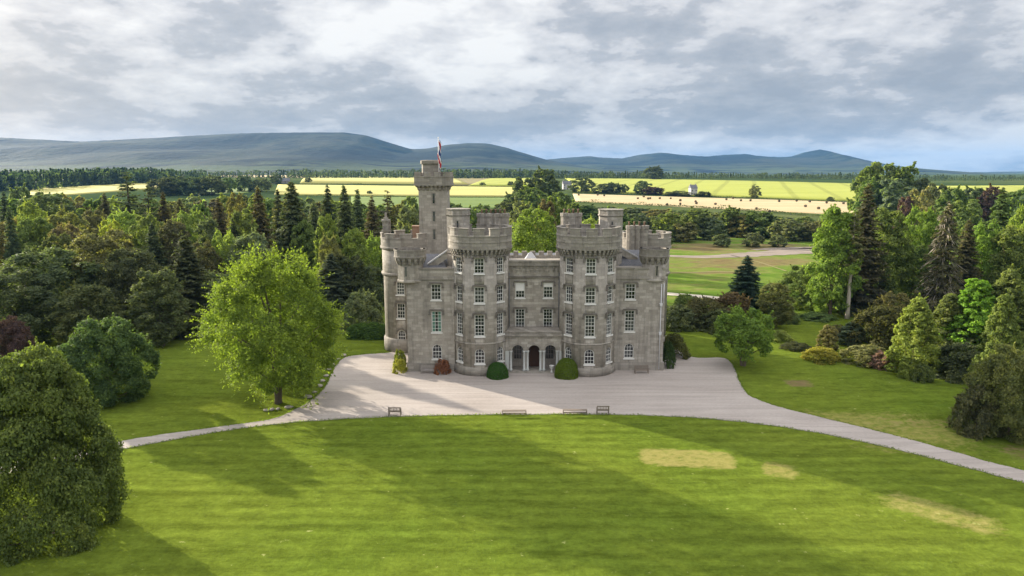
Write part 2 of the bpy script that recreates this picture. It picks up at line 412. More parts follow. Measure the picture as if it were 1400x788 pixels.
def mat_leaf():
    m = NT('leaves', 0.75, 0.10)
    oi = m.n('ShaderNodeObjectInfo')
    lv = m.attr('leafvar'); cv = m.attr('clumpvar')
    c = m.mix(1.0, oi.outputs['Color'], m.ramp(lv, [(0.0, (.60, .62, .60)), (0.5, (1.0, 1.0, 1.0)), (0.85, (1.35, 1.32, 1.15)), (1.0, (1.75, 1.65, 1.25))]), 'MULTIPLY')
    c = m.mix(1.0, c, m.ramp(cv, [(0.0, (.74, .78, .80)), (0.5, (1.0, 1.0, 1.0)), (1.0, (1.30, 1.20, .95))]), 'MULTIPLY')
    n = m.noise(m.coord('World', (.5, .5, .5)), 1.0, 3, 0.6)
    c = m.mix(0.7, c, m.ramp(n, [(0.3, (.78, .80, .85)), (0.7, (1.22, 1.18, 1.0))]), 'MULTIPLY')
    m.color(c)
    tr = m.n('ShaderNodeBsdfTranslucent'); m.put(tr.inputs[0], m.mix(1.0, c, (1.35, 1.45, .60), 'MULTIPLY'))
    ms = m.n('ShaderNodeMixShader'); ms.inputs[0].default_value = 0.42
    m.t.links.new(m.b.outputs[0], ms.inputs[1]); m.t.links.new(tr.outputs[0], ms.inputs[2])
    m.t.links.new(ms.outputs[0], m.t.nodes['Material Output'].inputs[0])
    return m.m
M['leaf'] = mat_leaf()
M['bark'] = plain('bark', (.12, .095, .07), 0.95, 0.1, 0.35, 5)
M['palebark'] = plain('pale_bark', (.40, .35, .29), 0.95, 0.1, 0.25, 4)
M['bench'] = plain('weathered_wood', (.19, .155, .125), 0.85, 0.2, 0.3, 8)
M['benchgrey'] = plain('silvered_wood', (.30, .27, .25), 0.85, 0.2, 0.25, 8)
M['rock'] = plain('edging_rock', (.32, .29, .25), 0.95, 0.15, 0.3, 4)
M['straw'] = plain('baled_straw', (.085, .068, .042), 0.95, 0.1, 0.3, 6)
M['harl'] = plain('white_harled_wall', (.42, .41, .40), 0.9, 0.2, 0.08)
M['greywall'] = plain('grey_rubble_wall', (.26, .24, .22), 0.9, 0.2, 0.2)

# ------------------------------------------------------------------ the setting: ground, forecourt, fields, hills, haze
PATH_TOP = [(-170, 676), (0, 637), (120, 612), (150, 606), (220, 595), (300, 584), (365, 575), (392, 566), (412, 556), (430, 544), (444, 530), (452, 515), (460, 500), (472, 489), (500, 485), (530, 483)]
PATH_TOP_R = [(893, 483), (907, 470), (918, 472), (930, 480), (944, 488), (965, 490), (990, 490), (1002, 500), (1010, 520), (1022, 539), (1042, 549), (1070, 558), (1130, 573), (1200, 590), (1300, 617), (1345, 630), (1400, 644), (1460, 662), (1580, 697), (1720, 735)]
PATH_LOW = [(-170, 694), (0, 652), (120, 626), (150, 618), (250, 599), (350, 583.5), (430, 575.5), (540, 570), (640, 567.5), (740, 567), (830, 567), (940, 571), (1020, 578), (1100, 589), (1200, 609), (1300, 634), (1400, 661), (1460, 680), (1580, 717), (1720, 760)]
def curve(pts, k=5):
    w = [G(*p) for p in pts]; out = []
    for i in range(len(w) - 1):
        p0, p1, p2, p3 = w[max(i - 1, 0)], w[i], w[i + 1], w[min(i + 2, len(w) - 1)]
        for j in range(k):
            t = j / k
            out.append(0.5 * ((2 * p1) + (p2 - p0) * t + (2 * p0 - 5 * p1 + 4 * p2 - p3) * t * t + (3 * p1 - p0 - 3 * p2 + p3) * t ** 3))
    return out + [w[-1]]
c_top, c_topr, c_low = curve(PATH_TOP), curve(PATH_TOP_R), curve(PATH_LOW)
rw = random.Random(3)
for c in (c_top, c_topr, c_low):
    for q in c: q.y += rw.uniform(-.10, .10); q.x += rw.uniform(-.06, .06)

def axis(a, b, fine, lo, hi, grow):
    xs = list(np.arange(a, b + 1e-6, fine)); s = fine
    while xs[-1] < hi: s *= grow; xs.append(xs[-1] + s)
    s = fine; left = []
    x = a
    while x > lo: s *= grow; x -= s; left.append(x)
    return np.array(left[::-1] + xs)
gx = axis(-62, 72, 0.55, -9000, 9000, 1.055)
gy = axis(32, 118, 0.55, -1500, 14000, 1.045)
XX, YY = np.meshgrid(gx, gy)
ZZ = hgt(XX, YY)
near = (1 - sstep(110, 130, YY)) * (np.abs(XX) < 100)
rg = np.random.default_rng(4)
ZZ = ZZ + near * 0.0
lx = np.array([q.x for q in c_low]); ly = np.array([q.y for q in c_low])
ylow = np.interp(XX, lx, ly)
mown = ((YY < ylow) & (YY > -50) & (np.abs(XX) < 130)).astype(float)
def blob(px0, py0, px1, py1, soft=0.35, skew=0.0):     # soft patch between two corners, laid out on the ground
    a, b, c, d = G(px0, (py0 + py1) / 2), G(px1, (py0 + py1) / 2 + skew), G((px0 + px1) / 2, py0 + skew / 2), G((px0 + px1) / 2, py1 + skew / 2)
    mx, my = (a.x + b.x) / 2, (c.y + d.y) / 2
    ang = math.atan2(b.y - a.y, b.x - a.x)
    hx, hy = (b - a).length / 2, abs(c.y - d.y) / 2 / max(math.cos(ang), .3)
    u = ((XX - mx) * math.cos(ang) + (YY - my) * math.sin(ang)) / hx; v = (-(XX - mx) * math.sin(ang) + (YY - my) * math.cos(ang)) / hy
    r = np.maximum(np.abs(u), np.abs(v)) * 0.75 + np.hypot(u, v) * 0.25
    return 1 - sstep(1 - soft, 1 + soft, r)
dry = np.maximum.reduce([0.95 * blob(872, 611, 1008, 637, .12, 6), 0.85 * blob(1040, 629, 1092, 650, .3, 8), 0.8 * blob(1200, 664, 1375, 690, .35, 48),
                         0.28 * blob(1140, 655, 1180, 668, .5), 0.75 * blob(1080, 548, 1340, 592, .5, 26), 0.55 * blob(1150, 590, 1360, 616, .6, 24), 0.3 * blob(440, 474, 530, 484, .6)])
bare = np.maximum(0.6 * blob(1365, 606, 1440, 634, .6), 0.75 * blob(1072, 519, 1112, 530, .4))
bare = np.maximum(bare, 0.42 * blob(1165, 558, 1335, 582, .6, 14))
brown = np.maximum.reduce([.75 * blob(900, 334, 1120, 345, .4), .65 * blob(890, 351, 1015, 370, .35), .5 * blob(1015, 352, 1130, 362, .5), .6 * blob(905, 372, 1050, 375, .5)])
meadow = sstep(118, 128, YY) ; farm = sstep(300, 380, YY)
nx, ny = len(gx), len(gy)
idx = np.arange(nx * ny).reshape(ny, nx)
F = np.stack([idx[:-1, :-1], idx[:-1, 1:], idx[1:, 1:], idx[1:, :-1]], -1).reshape(-1, 4)
me = mesh_quads('ground', np.stack([XX, YY, ZZ], -1).reshape(-1, 3), F, M['ground'], None,
                {'mown': mown.ravel(), 'dry': dry.ravel(), 'bare': bare.ravel(), 'meadow': meadow.ravel(), 'farm': farm.ravel(), 'brown': brown.ravel()}, True)
tag(link('ground', me), kind='structure')

poly = [(q.x, q.y) for q in c_top] + [(-10, 100), (14, 100)] + [(q.x, q.y) for q in c_topr] + [(q.x, q.y) for q in c_low[::-1]]
mb = MB(); mb.prism(poly[::-1], -0.05, 0.045)
tag(mb.build('gravel_forecourt', M['gravel']), kind='structure')

def sheet(name, quad, mat, up=0.5, n=40, m=10):        # a piece of land or a standing crop following the slope
    a, b, c, d = [G(*q) for q in quad]                 # far left, far right, near right, near left
    P = []
    for j in range(m + 1):
        for i in range(n + 1):
            s, t = i / n, j / m
            p = (a * (1 - s) + b * s) * (1 - t) + (d * (1 - s) + c * s) * t
            P.append((p.x, p.y, float(hgt(p.x, p.y)) + up))
    base = len(P)
    rim = [i for i in range(n + 1)] + [(j * (n + 1) + n) for j in range(1, m + 1)] + [m * (n + 1) + i for i in range(n - 1, -1, -1)] + [j * (n + 1) for j in range(m - 1, 0, -1)]
    Fq = [(j * (n + 1) + i, (j + 1) * (n + 1) + i, (j + 1) * (n + 1) + i + 1, j * (n + 1) + i + 1) for j in range(m) for i in range(n)]
    for r in rim: P.append((P[r][0], P[r][1], P[r][2] - up - 0.6))
    k = len(rim)
    Fq += [(rim[i], rim[(i + 1) % k], base + (i + 1) % k, base + i) for i in range(k)]
    return tag(link(name, mesh_quads(name, P, Fq, mat)), kind='structure')
sheet('barley_field', [(772, 244.2), (1182, 252), (1182, 276), (790, 263)], M['barley'], 0.7)
sheet('barley_field', [(1230, 255.5), (1430, 254.5), (1430, 263), (1230, 270)], M['barley'], 0.7)
sheet('stubble_field', [(783, 265.5), (1265, 279.5), (1262, 299), (787, 275.5)], M['stubble'], 0.3)
sheet('wheat_field', [(310, 237.5), (420, 238.5), (420, 243.5), (300, 242.5)], M['stubble'], 0.6)
sheet('wheat_field', [(424, 240.5), (610, 242.5), (640, 252.5), (410, 251)], M['wheat'], 0.6)
sheet('fallow_field', [(612, 242.5), (676, 243), (650, 254), (612, 254)], M['fallow'], 0.3)
sheet('wheat_field', [(676, 244), (760, 243), (735, 255.5), (640, 255)], M['barley'], 0.7)
sheet('wheat_field', [(380, 253.2), (722, 257), (715, 269.5), (375, 267)], M['wheat'], 0.7)
sheet('pasture', [(480, 269.2), (720, 271), (712, 286), (480, 284)], M['pasture'], 0.2)
sheet('pasture', [(275, 259), (340, 257), (340, 264), (270, 267)], M['pasture'], 0.2)
sheet('wheat_field', [(45, 259), (225, 249.5), (214, 258), (30, 272)], M['wheat'], 0.7)

def ribbon(name, pts, w, mat, up):
    c = curve(pts, 6); P, Fq = [], []
    for i, p in enumerate(c):
        d = (c[min(i + 1, len(c) - 1)] - c[max(i - 1, 0)]); d.z = 0; d.normalize(); s = Vector((d.y, -d.x, 0))
        ww = w[0] + (w[1] - w[0]) * i / (len(c) - 1)
        for k in (-1, 1):
            q = p + s * k * ww / 2 * rw.uniform(.85, 1.15); P.append((q.x, q.y, float(hgt(q.x, q.y)) + up))
    for i in range(len(c) - 1): Fq.append((2 * i, 2 * i + 1, 2 * i + 3, 2 * i + 2))
    return tag(link(name, mesh_quads(name, P, Fq, mat)), kind='structure')
ribbon('farm_track', [(880, 401), (925, 403), (965, 406.5), (1010, 411), (1060, 416)], (3.2, 3.0), M['track'], 0.06)
ribbon('footpath', [(1000, 349.5), (1020, 354), (1045, 361), (1075, 371)], (0.7, 0.7), M['fallow'], 0.05)
ribbon('river_shingle', [(905, 350), (960, 351.5), (1010, 349.5), (1060, 346), (1110, 343), (1180, 340)], (4, 16), M['shingle'], 0.05)
ribbon('river_shingle', [(1030, 342), (1070, 340), (1120, 339), (1190, 338)], (3, 8), M['shingle'], 0.05)
ribbon('ditch_edge', [(905, 373), (960, 372.5), (1000, 372), (1040, 375)], (1.2, 1.2), M['fallow'], 0.05)

def hill(name, prof, yc, depth, seed):
    rr = np.random.default_rng(seed)
    px = np.array([p[0] for p in prof], float); py = np.array([p[1] for p in prof], float)
    pxs = np.linspace(px[0], px[-1], 360); pys = np.interp(pxs, px, py) + rr.normal(0, .22, 360)
    ker = np.ones(3) / 3; pys[1:-1] = np.convolve(pys, ker, 'valid')
    m = 22; P = []
    ph = rr.uniform(0, 6.28, (8, 2)); fr = rr.uniform(.001, .006, (8, 2))
    for x, y in zip(pxs, pys):
        top = V(x, y, yc)
        for j in range(m + 1):
            t = j / m
            if t <= 0.68: s = t / 0.68; prof_h = s ** 1.35 * (1 - .0 * s); yy = yc - depth * (1 - s)
            else: s = (t - .68) / .32; prof_h = 1 - s * s * (3 - 2 * s); yy = yc + depth * .9 * s
            xx = top.x * (yy / yc) ** .35 if yy < yc else top.x
            wob = sum(math.sin(xx * f[0] + p[0]) * math.sin(yy * f[1] + p[1]) for f, p in zip(fr, ph)) * 7
            hh = max(top.z - 14.0, 0.0)
            P.append((xx, yy, 13.0 + hh * prof_h + wob * prof_h * (1 - prof_h) * 4 * min(hh / 150, 1)))
    n = len(pxs)
    Fq = [(i * (m + 1) + j, (i + 1) * (m + 1) + j, (i + 1) * (m + 1) + j + 1, i * (m + 1) + j + 1) for i in range(n - 1) for j in range(m)]
    return tag(link(name, mesh_quads(name, P, Fq, M['hill'], None, None, True)), kind='structure')
hill('hills', [(-250, 200), (-120, 191), (0, 188), (60, 191), (110, 193.5), (150, 191.5), (200, 189), (270, 185), (330, 182), (400, 181), (470, 181), (500, 185), (522, 192), (545, 199), (562, 204), (585, 203), (610, 198), (640, 195.5), (665, 196), (690, 201), (715, 209), (750, 219), (800, 228), (850, 234), (900, 239)], 4700, 2300, 1)
hill('hills', [(640, 236), (700, 224), (735, 219.5), (770, 216), (805, 213.5), (825, 215.5), (852, 216.5), (872, 212), (905, 208.5), (935, 212), (965, 214), (995, 211.5), (1020, 210.5), (1045, 214), (1070, 215), (1095, 213), (1110, 210), (1116, 206.5), (1121, 204.2), (1127, 206.2), (1145, 211.5), (1165, 218), (1182, 224), (1210, 232), (1250, 238)], 6200, 2500, 2)
hill('hills', [(1100, 240), (1180, 236.5), (1260, 235.3), (1330, 235.8), (1400, 234.6), (1500, 234.2), (1650, 236)], 7000, 1800, 3)

HZ = NT('haze_air'); ht = HZ.t; ht.nodes.clear()
pv = ht.nodes.new('ShaderNodeVolumePrincipled'); pv.inputs['Color'].default_value = (.15, .36, .70, 1); pv.inputs['Density'].default_value = 5.2e-5
pv.inputs['Anisotropy'].default_value = 0.0
mo = ht.nodes.new('ShaderNodeOutputMaterial'); ht.links.new(pv.outputs[0], mo.inputs['Volume'])
mb = MB(); mb.box(-9300, 9300, -1600, 14600, -3, 420)
tag(mb.build('haze', HZ.m), kind='stuff')

# ------------------------------------------------------------------ the castle
CO = Vector((2.75, 86.0, 0))
castle = empty('castle', CO)
tag(castle, 'large grey granite castle with round drum towers and battlements, on pale gravel', 'castle')
def cpart(name, mb, mat, loc=(0, 0, 0), parent=None, rz=0.0):       # loc is in the world; sub-parts share their part's origin
    if parent is None: return mb.build(name, mat, castle, Vector(loc) - CO, rz)
    return mb.build(name, mat, parent, (0, 0, 0), 0)
UP = Matrix(((1, 0, 0, 0), (0, 0, -1, 0), (0, 1, 0, 0), (0, 0, 0, 1)))     # profile (x, z) pushed along y
def win_profile(w, h, arched):
    if not arched: return [(-w / 2, 0), (w / 2, 0), (w / 2, h), (-w / 2, h)]
    r = w / 2; hs = h - r
    return [(-r, 0), (r, 0)] + [(r * math.cos(a), hs + r * math.sin(a)) for a in np.linspace(0, math.pi, 11)]
WMESH = {}
def win_meshes(w, h, arched, cols, rows):
    key = (w, h, arched, cols, rows)
    if key in WMESH: return WMESH[key]
    pr = win_profile(w, h, arched); b = 0.085
    cxm, czm = 0, h / 2
    inn = [(x * (1 - 2 * b / w), czm + (z - czm) * (1 - 2 * b / h)) for x, z in pr]
    f = MB(); n = len(pr); vs = []
    for (x, z), (xi, zi) in zip(pr, inn): vs += [(x, .14, z), (xi, .14, zi), (xi, .24, zi), (x, .24, z)]
    fs = []
    for i in range(n):
        p, q = 4 * i, 4 * ((i + 1) % n)
        fs += [(p + k, q + k, q + (k + 1) % 4, p + (k + 1) % 4)[::-1] for k in range(4)]
    f.add(vs, fs)
    bar = 0.036
    for k in range(1, cols):
        x = -w / 2 + b + (w - 2 * b) * k / cols
        top = h - b if not arched else (h - w / 2) + math.sqrt(max((w / 2 - b) ** 2 - x * x, 0))
        f.box(x - bar / 2, x + bar / 2, .165, .215, b, top)
    for k in range(1, rows):
        z = h * k / rows
        hw = w / 2 - b if (not arched or z < h - w / 2) else math.sqrt(max((w / 2 - b) ** 2 - (z - h + w / 2) ** 2, 0))
        t = bar if k != rows // 2 else .07
        f.box(-hw, hw, .16, .22, z - t / 2, z + t / 2)
    pane = MB(); pane.prism(inn, -.205, -.195, UP)
    sill = MB(); sill.box(-w / 2 - .10, w / 2 + .10, -.10, .22, -.16, -.004)
    hood = MB()
    if not arched:
        W2 = w / 2 + .24
        hood.box(-W2, W2, -.17, .05, h + .10, h + .25)
        for s in (-1, 1): hood.box(s * W2 - .075, s * W2 + .075, -.165, .05, h - .32, h + .098); hood.box(s * W2 - .13, s * W2 + .13, -.175, .05, h - .44, h - .325)
    else:
        r = w / 2; hs = h - r
        for k in range(10):
            a, c = math.pi * k / 10, math.pi * (k + 1) / 10
            q = [((r + .10) * math.cos(a), hs + (r + .10) * math.sin(a)), ((r + .26) * math.cos(a), hs + (r + .26) * math.sin(a)), ((r + .26) * math.cos(c), hs + (r + .26) * math.sin(c)), ((r + .10) * math.cos(c), hs + (r + .10) * math.sin(c))]
            hood.prism(q, -.05, .10, UP)
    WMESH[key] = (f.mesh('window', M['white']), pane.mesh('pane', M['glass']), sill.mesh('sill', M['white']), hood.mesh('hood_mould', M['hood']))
    return WMESH[key]
def window(cutter, x, y, z, th, w, h, arched=False, cols=3, rows=4, hood=True, blind=0.0, curtain=False):
    mw = Matrix.Translation((x, y, z)) @ Matrix.Rotation(th, 4, 'Z')
    cutter.prism(win_profile(w, h, arched), -.5, .6, mw @ UP)
    f, p, s, hm = win_meshes(w, h, arched, cols, rows)
    o = link('window', f, castle, Vector((x, y, z)) - CO, th)
    link('pane', p, o); link('sill', s, o)
    if hood: link('hood_mould', hm, o)
    if blind:
        mb = MB(); mb.box(-w / 2 + .09, w / 2 - .09, .150, .160, h * (1 - blind), h - .09); mb.build('blind', M['blind'], o)
        o['label'] = 'window with its white blind drawn half down'
    if curtain:
        mb = MB()
        for s_ in (-1, 1): mb.box(*sorted((s_ * (w / 2 - .09), s_ * w * .16)), .186, .192, .09, h - .09)
        mb.build('curtain', M['curtain'], o); o['label'] = 'window with green curtains'
    return o

def corbel_table(name, parent, mat, fn, n, levels, duty=.5):
    # one continuous course whose face steps out at every corbel and back between them
    per = 4; vs, fs = [], []; N = n * per
    for (e, z) in levels:
        for k in range(N):
            s = (k // per + (0.0, duty - .001, duty, .999)[k % per]) / n
            x, y, ux, uy = fn(s); o = e if k % per < 2 else -.06
            vs.append((x + ux * o, y + uy * o, z))
    for j in range(len(levels) - 1):
        for k in range(N): fs.append((j * N + k, j * N + (k + 1) % N, (j + 1) * N + (k + 1) % N, (j + 1) * N + k))
    mb = MB(); mb.add(vs, fs)
    return cpart(name, mb, mat, parent=parent)
def round_path(r): return lambda s: (r * math.cos(2 * math.pi * s), r * math.sin(2 * math.pi * s), math.cos(2 * math.pi * s), math.sin(2 * math.pi * s))
def square_path(h, yc):
    def f(s):
        k = int(s * 4) % 4; t = (s * 4 - int(s * 4)) * 2 - 1
        return ((t * h, yc - h, 0, -1), (h, yc + t * h, 1, 0), (-t * h, yc + h, 0, 1), (-h, yc - t * h, -1, 0))[k]
    return f
def merlons(mb, r0, r1, z0, z1, n, frac=.6, c=(0, 0), off=0.0):
    for k in range(n):
        a = off + 2 * math.pi * k / n; d = math.pi / n * frac
        mb.arc(r0, r1, z0, z1, a - d, a + d, 4, c)
        mb.arc(r0 - .06, r1 + .06, z1, z1 + .12, a - d - .02, a + d + .02, 4, c)
def slit(parent, x, y, z, h=1.3, w=.26):
    mb = MB(); mb.box(-w / 2, w / 2, -.012, .05, 0, h); s = mb.build('slit_window', M['glass'], parent, (x, y, z))
    mb = MB()
    for a, b, c, d in ((-w / 2 - .16, -w / 2, -.1, h + .1), (w / 2, w / 2 + .16, -.1, h + .1), (-w / 2, w / 2, -.1, 0), (-w / 2, w / 2, h, h + .1)): mb.box(a, b, -.045, .05, c, d)
    mb.build('slit_surround', M['trim'], s)
    return s

# storeys: sill heights and openings
L1, L2, L3, L4 = (1.62, 1.90), (5.10, 2.70), (9.25, 1.98), (12.90, 1.86)
RD = 3.52
def drum(cx, cy):
    mb = MB(); mb.lathe([(RD, 0), (RD, 16.2)], 72)
    o = cpart('drum_tower', mb, M['stone_round'], (cx, cy, 0))
    ct = MB()
    for th in (-47, 0, 47):
        t = R(th); x, y = cx + RD * math.sin(t), cy - RD * math.cos(t)
        side = th != 0
        for (z, h), arched in ((L1, 1), (L2, 0), (L3, 0), (L4, 0)):
            window(ct, x, y, z, t, 1.12 if side else 1.22, h, bool(arched), 3, 6 if h > 2.5 else 4, not arched)
    cut(o, ct)
    mb = MB(); mb.lathe([(RD + .16, 0), (RD + .16, .95), (RD + .02, 1.12)], 72); cpart('plinth', mb, M['parapet'], parent=o)
    mb = MB(); mb.lathe([(RD + .07, 4.02), (RD + .10, 4.10), (RD + .07, 4.2)], 72); cpart('string_course', mb, M['parapet'], parent=o)
    corbel_table('corbel_table', o, M['parapet'], round_path(RD), 42, [(.02, 14.75), (.10, 14.9), (.14, 15.1), (.26, 15.2), (.30, 15.42), (.42, 15.5), (.46, 15.79)], .46)
    mb = MB(); mb.ring(RD - .02, RD + .50, 15.78, 16.0, 72); mb.ring(RD + .0, RD + .43, 16.0, 17.35, 72); mb.ring(RD - .05, RD + .50, 17.35, 17.5, 72); mb.ring(RD + .4, RD + .49, 16.62, 16.72, 72)
    merlons(mb, RD + .02, RD + .43, 17.5, 18.28, 12, .66, off=R(-90))
    cpart('parapet', mb, M['parapet'], parent=o)
    mb = MB(); mb.lathe([(RD + .2, 16.2), (RD + .2, 16.3)], 48); cpart('roof', mb, M['lead'], parent=o)
    return o
drum(-3.98, 86.9)
drum(9.53, 86.58)

def block(x0, x1, y0, wx, curtain):
    mb = MB(); mb.box(x0, x1, y0, 94, 0, 13.1)
    o = cpart('corner_block', mb, M['stone'])
    ct = MB()
    window(ct, wx, y0, L1[0], 0, 1.22, L1[1], True, 3, 4, False)
    window(ct, wx, y0, L2[0], 0, 1.25, L2[1], False, 3, 6, curtain=curtain)
    window(ct, wx, y0, L3[0], 0, 1.25, L3[1])
    cut(o, ct)
    def sub(name, mb, mat): return mb.build(name, mat, o, (0, 0, 0))
    mb = MB(); mb.box(x0 - .15, x1 + .15, y0 - .15, 94, 0, 1.1); sub('plinth', mb, M['trim'])
    mb = MB(); mb.box(x0 - .16, x1 + .16, y0 - .16, 94.1, 11.82, 12.05); mb.box(x0 - .08, x1 + .08, y0 - .08, 94.05, 12.05, 12.2); sub('string_course', mb, M['trim'])
    mb = MB(); mb.box(x0 - .1, x1 + .1, y0 - .1, y0 + .45, 13.1, 13.28); mb.box(x0 - .1, x0 + .45, y0 + .45, 94, 13.1, 13.28); mb.box(x1 - .45, x1 + .1, y0 + .45, 94, 13.1, 13.28); sub('coping', mb, M['parapet_flat'])
    return o
lb = block(-13.2, -3.2, 85.6, -9.5, True)
rb = block(9.0, 19.25, 86.05, 14.9, False)

mb = MB(); mb.box(-2.6, 8.2, 87.6, 93.2, 0, 13.55)
cw = cpart('centre_wall', mb, M['stone']); ct = MB()
for wx, bl in ((1.04, .55), (4.62, .30)):
    window(ct, wx, 87.6, L3[0] - .1, 0, 1.2, L3[1], blind=bl)
    window(ct, wx, 87.6, L2[0], 0, 1.2, L2[1] - .1, False, 3, 6)
cut(cw, ct)
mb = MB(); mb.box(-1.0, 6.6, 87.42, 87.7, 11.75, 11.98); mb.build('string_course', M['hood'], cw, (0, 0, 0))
mb = MB(); mb.box(-1.0, 6.6, 87.34, 87.75, 13.3, 13.8); mb.box(-1.0, 6.6, 87.28, 87.85, 13.8, 14.0)
for k in range(13): mb.box(-.55 + k * .58 - .10, -.55 + k * .58 + .10, 87.40, 87.62, 12.75, 13.3); mb.box(-.55 + k * .58 - .07, -.55 + k * .58 + .07, 87.45, 87.62, 12.5, 12.75)
mb.build('parapet', M['parapet_flat'], cw, (0, 0, 0))
for x in (-.35, 6.0): mb = MB(); mb.tube([(x, 87.5, 12.4), (x, 87.5, 5.2)], .055, 8); mb.build('downpipe', M['lead'], cw, (0, 0, 0))

# the porch of three round arches
mb = MB(); mb.box(-1.15, 6.75, 85.35, 87.55, 0, 4.55)
porch = cpart('porch', mb, M['stone']); ct = MB()
ct.box(-.55, 6.15, 85.95, 87.40, .16, 4.1)
ARX = [(.02, 1.44), (2.08, 3.50), (4.14, 5.56)]
for a, b in ARX: 
    r = (b - a) / 2; cxx = (a + b) / 2
    ct.prism([(cxx - r, .16), (cxx + r, .16)] + [(cxx + r * math.cos(q), 2.78 + r * math.sin(q)) for q in np.linspace(0, math.pi, 15)], -86.3, -85.0, UP)
cut(porch, ct)
def psub(name, mb, mat): return mb.build(name, mat, porch, (0, 0, 0))
mb = MB(); mb.box(-1.3, 6.9, 85.15, 87.5, 4.55, 4.72); mb.box(-1.4, 7.0, 85.02, 87.5, 4.72, 4.92); mb.box(-1.25, 6.85, 85.2, 87.5, 4.92, 5.25); psub('cornice', mb, M['trim'])
mb = MB(); mb.add([(-1.3, 85.1, 5.25), (6.9, 85.1, 5.25), (6.9, 87.55, 5.42), (-1.3, 87.55, 5.42), (-1.3, 85.1, 5.2), (6.9, 85.1, 5.2), (6.9, 87.55, 5.2), (-1.3, 87.55, 5.2)], [(0, 1, 2, 3), (4, 7, 6, 5), (0, 4, 5, 1), (1, 5, 6, 2), (2, 6, 7, 3), (3, 7, 4, 0)]); psub('porch_roof', mb, M['trim'])
for a, b in ((-.28, .02), (1.44, 1.64), (1.88, 2.08), (3.50, 3.70), (3.94, 4.14), (5.56, 5.86)):
    mb = MB(); xx = (a + b) / 2; r = .14
    mb.lathe([(r + .07, .16), (r + .07, .40), (r, .46), (r, 2.55), (r + .07, 2.66), (r + .09, 2.80)], 14, (xx, 85.27)); psub('column', mb, M['panel'])
mb = MB()
for a, b in ARX:
    r0 = (b - a) / 2; cxx = (a + b) / 2
    for k in range(14):
        p, q = math.pi * k / 14, math.pi * (k + 1) / 14
        mb.prism([(cxx + (r0 + .02) * math.cos(p), 2.80 + (r0 + .02) * math.sin(p)), (cxx + (r0 + .24) * math.cos(p), 2.80 + (r0 + .24) * math.sin(p)), (cxx + (r0 + .24) * math.cos(q), 2.80 + (r0 + .24) * math.sin(q)), (cxx + (r0 + .02) * math.cos(q), 2.80 + (r0 + .02) * math.sin(q))], -85.34, -85.24, UP)
psub('arch_moulding', mb, M['trim'])
for a, b in ((-1.05, -.36), (5.96, 6.65)):
    mb = MB(); mb.box(a, b, 85.30, 85.4, .35, 2.75); psub('side_panel', mb, M['panel'])
mb = MB(); mb.box(-1.5, 7.1, 84.6, 86.2, 0, .09); mb.box(-1.3, 6.9, 84.95, 87.3, .09, .165); psub('step', mb, M['trim'])
mb = MB(); mb.box(2.05, 3.55, 87.30, 87.44, .17, 3.35)
dr = psub('door', mb, M['door'])
for xa in (.25, 4.35):
    mb = MB(); mb.box(xa, xa + 1.0, 87.34, 87.43, 1.2, 3.1); psub('side_light', mb, M['glass'])
    mb = MB()
    for i in range(4): mb.box(xa + i * .333 - .018, xa + i * .333 + .018, 87.31, 87.38, 1.2, 3.1)
    for i in range(4): mb.box(xa - .02, xa + 1.02, 87.315, 87.375, 1.18 + i * .63, 1.215 + i * .63)
    psub('side_light_frame', mb, M['benchgrey'])

# bartizans on the outer corners of the blocks
def bartizan(cx, cy, sides, rr, pipe):
    mb = MB(); a0 = math.pi / sides
    mb.lathe([(.25, 10.7), (rr * .55, 11.2), (rr + .12, 11.55), (rr + .12, 11.75), (rr, 11.8), (rr, 14.2)], sides, (0, 0), sides > 12, a0)
    o = cpart('bartizan', mb, M['stone_round'], (cx, cy, 0))
    mb = MB(); mb.lathe([(rr, 14.2), (rr + .12, 14.22), (rr + .30, 14.5), (rr + .42, 14.62), (rr + .42, 14.8)], 24, (0, 0))
    cpart('string_course', mb, M['parapet'], parent=o)
    corbel_table('corbel_table', o, M['parapet'], round_path(rr), 16, [(.04, 13.7), (.16, 13.85), (.24, 14.05), (.34, 14.25), (.36, 14.6)], .5)
    mb = MB(); mb.ring(rr + .02, rr + .36, 14.8, 15.6, 24); mb.ring(rr - .02, rr + .42, 15.6, 15.42, 24); cpart('parapet', mb, M['parapet'], parent=o)
    mb = MB(); mb.lathe([(rr + .1, 14.8), (rr + .1, 14.9)], 24); cpart('roof', mb, M['lead'], parent=o)
    slit(o, -.35 if pipe == 0 else .1, -rr * math.cos(a0) if sides < 12 else -rr, 12.3, 1.2, .2)
    return o
bartizan(-12.75, 86.5, 8, 1.62, 0)
b2 = bartizan(17.95, 87.25, 24, 1.5, 1)
for x, z0, z1 in ((18.75, .2, 11.2), (19.05, 8.8, 11.3)):
    mb = MB(); mb.tube([(x, 85.9, z1), (x, 85.9, z0)], .06, 8); mb.build('downpipe', M['iron'], rb, (0, 0, 0))
for z0 in (4.7, 8.4):
    mb = MB(); mb.prism([(18.62, z0), (18.88, z0), (18.95, z0 + .38), (18.55, z0 + .38)], -86.0, -85.72, UP); mb.build('rainwater_head', M['iron'], rb, (0, 0, 0))

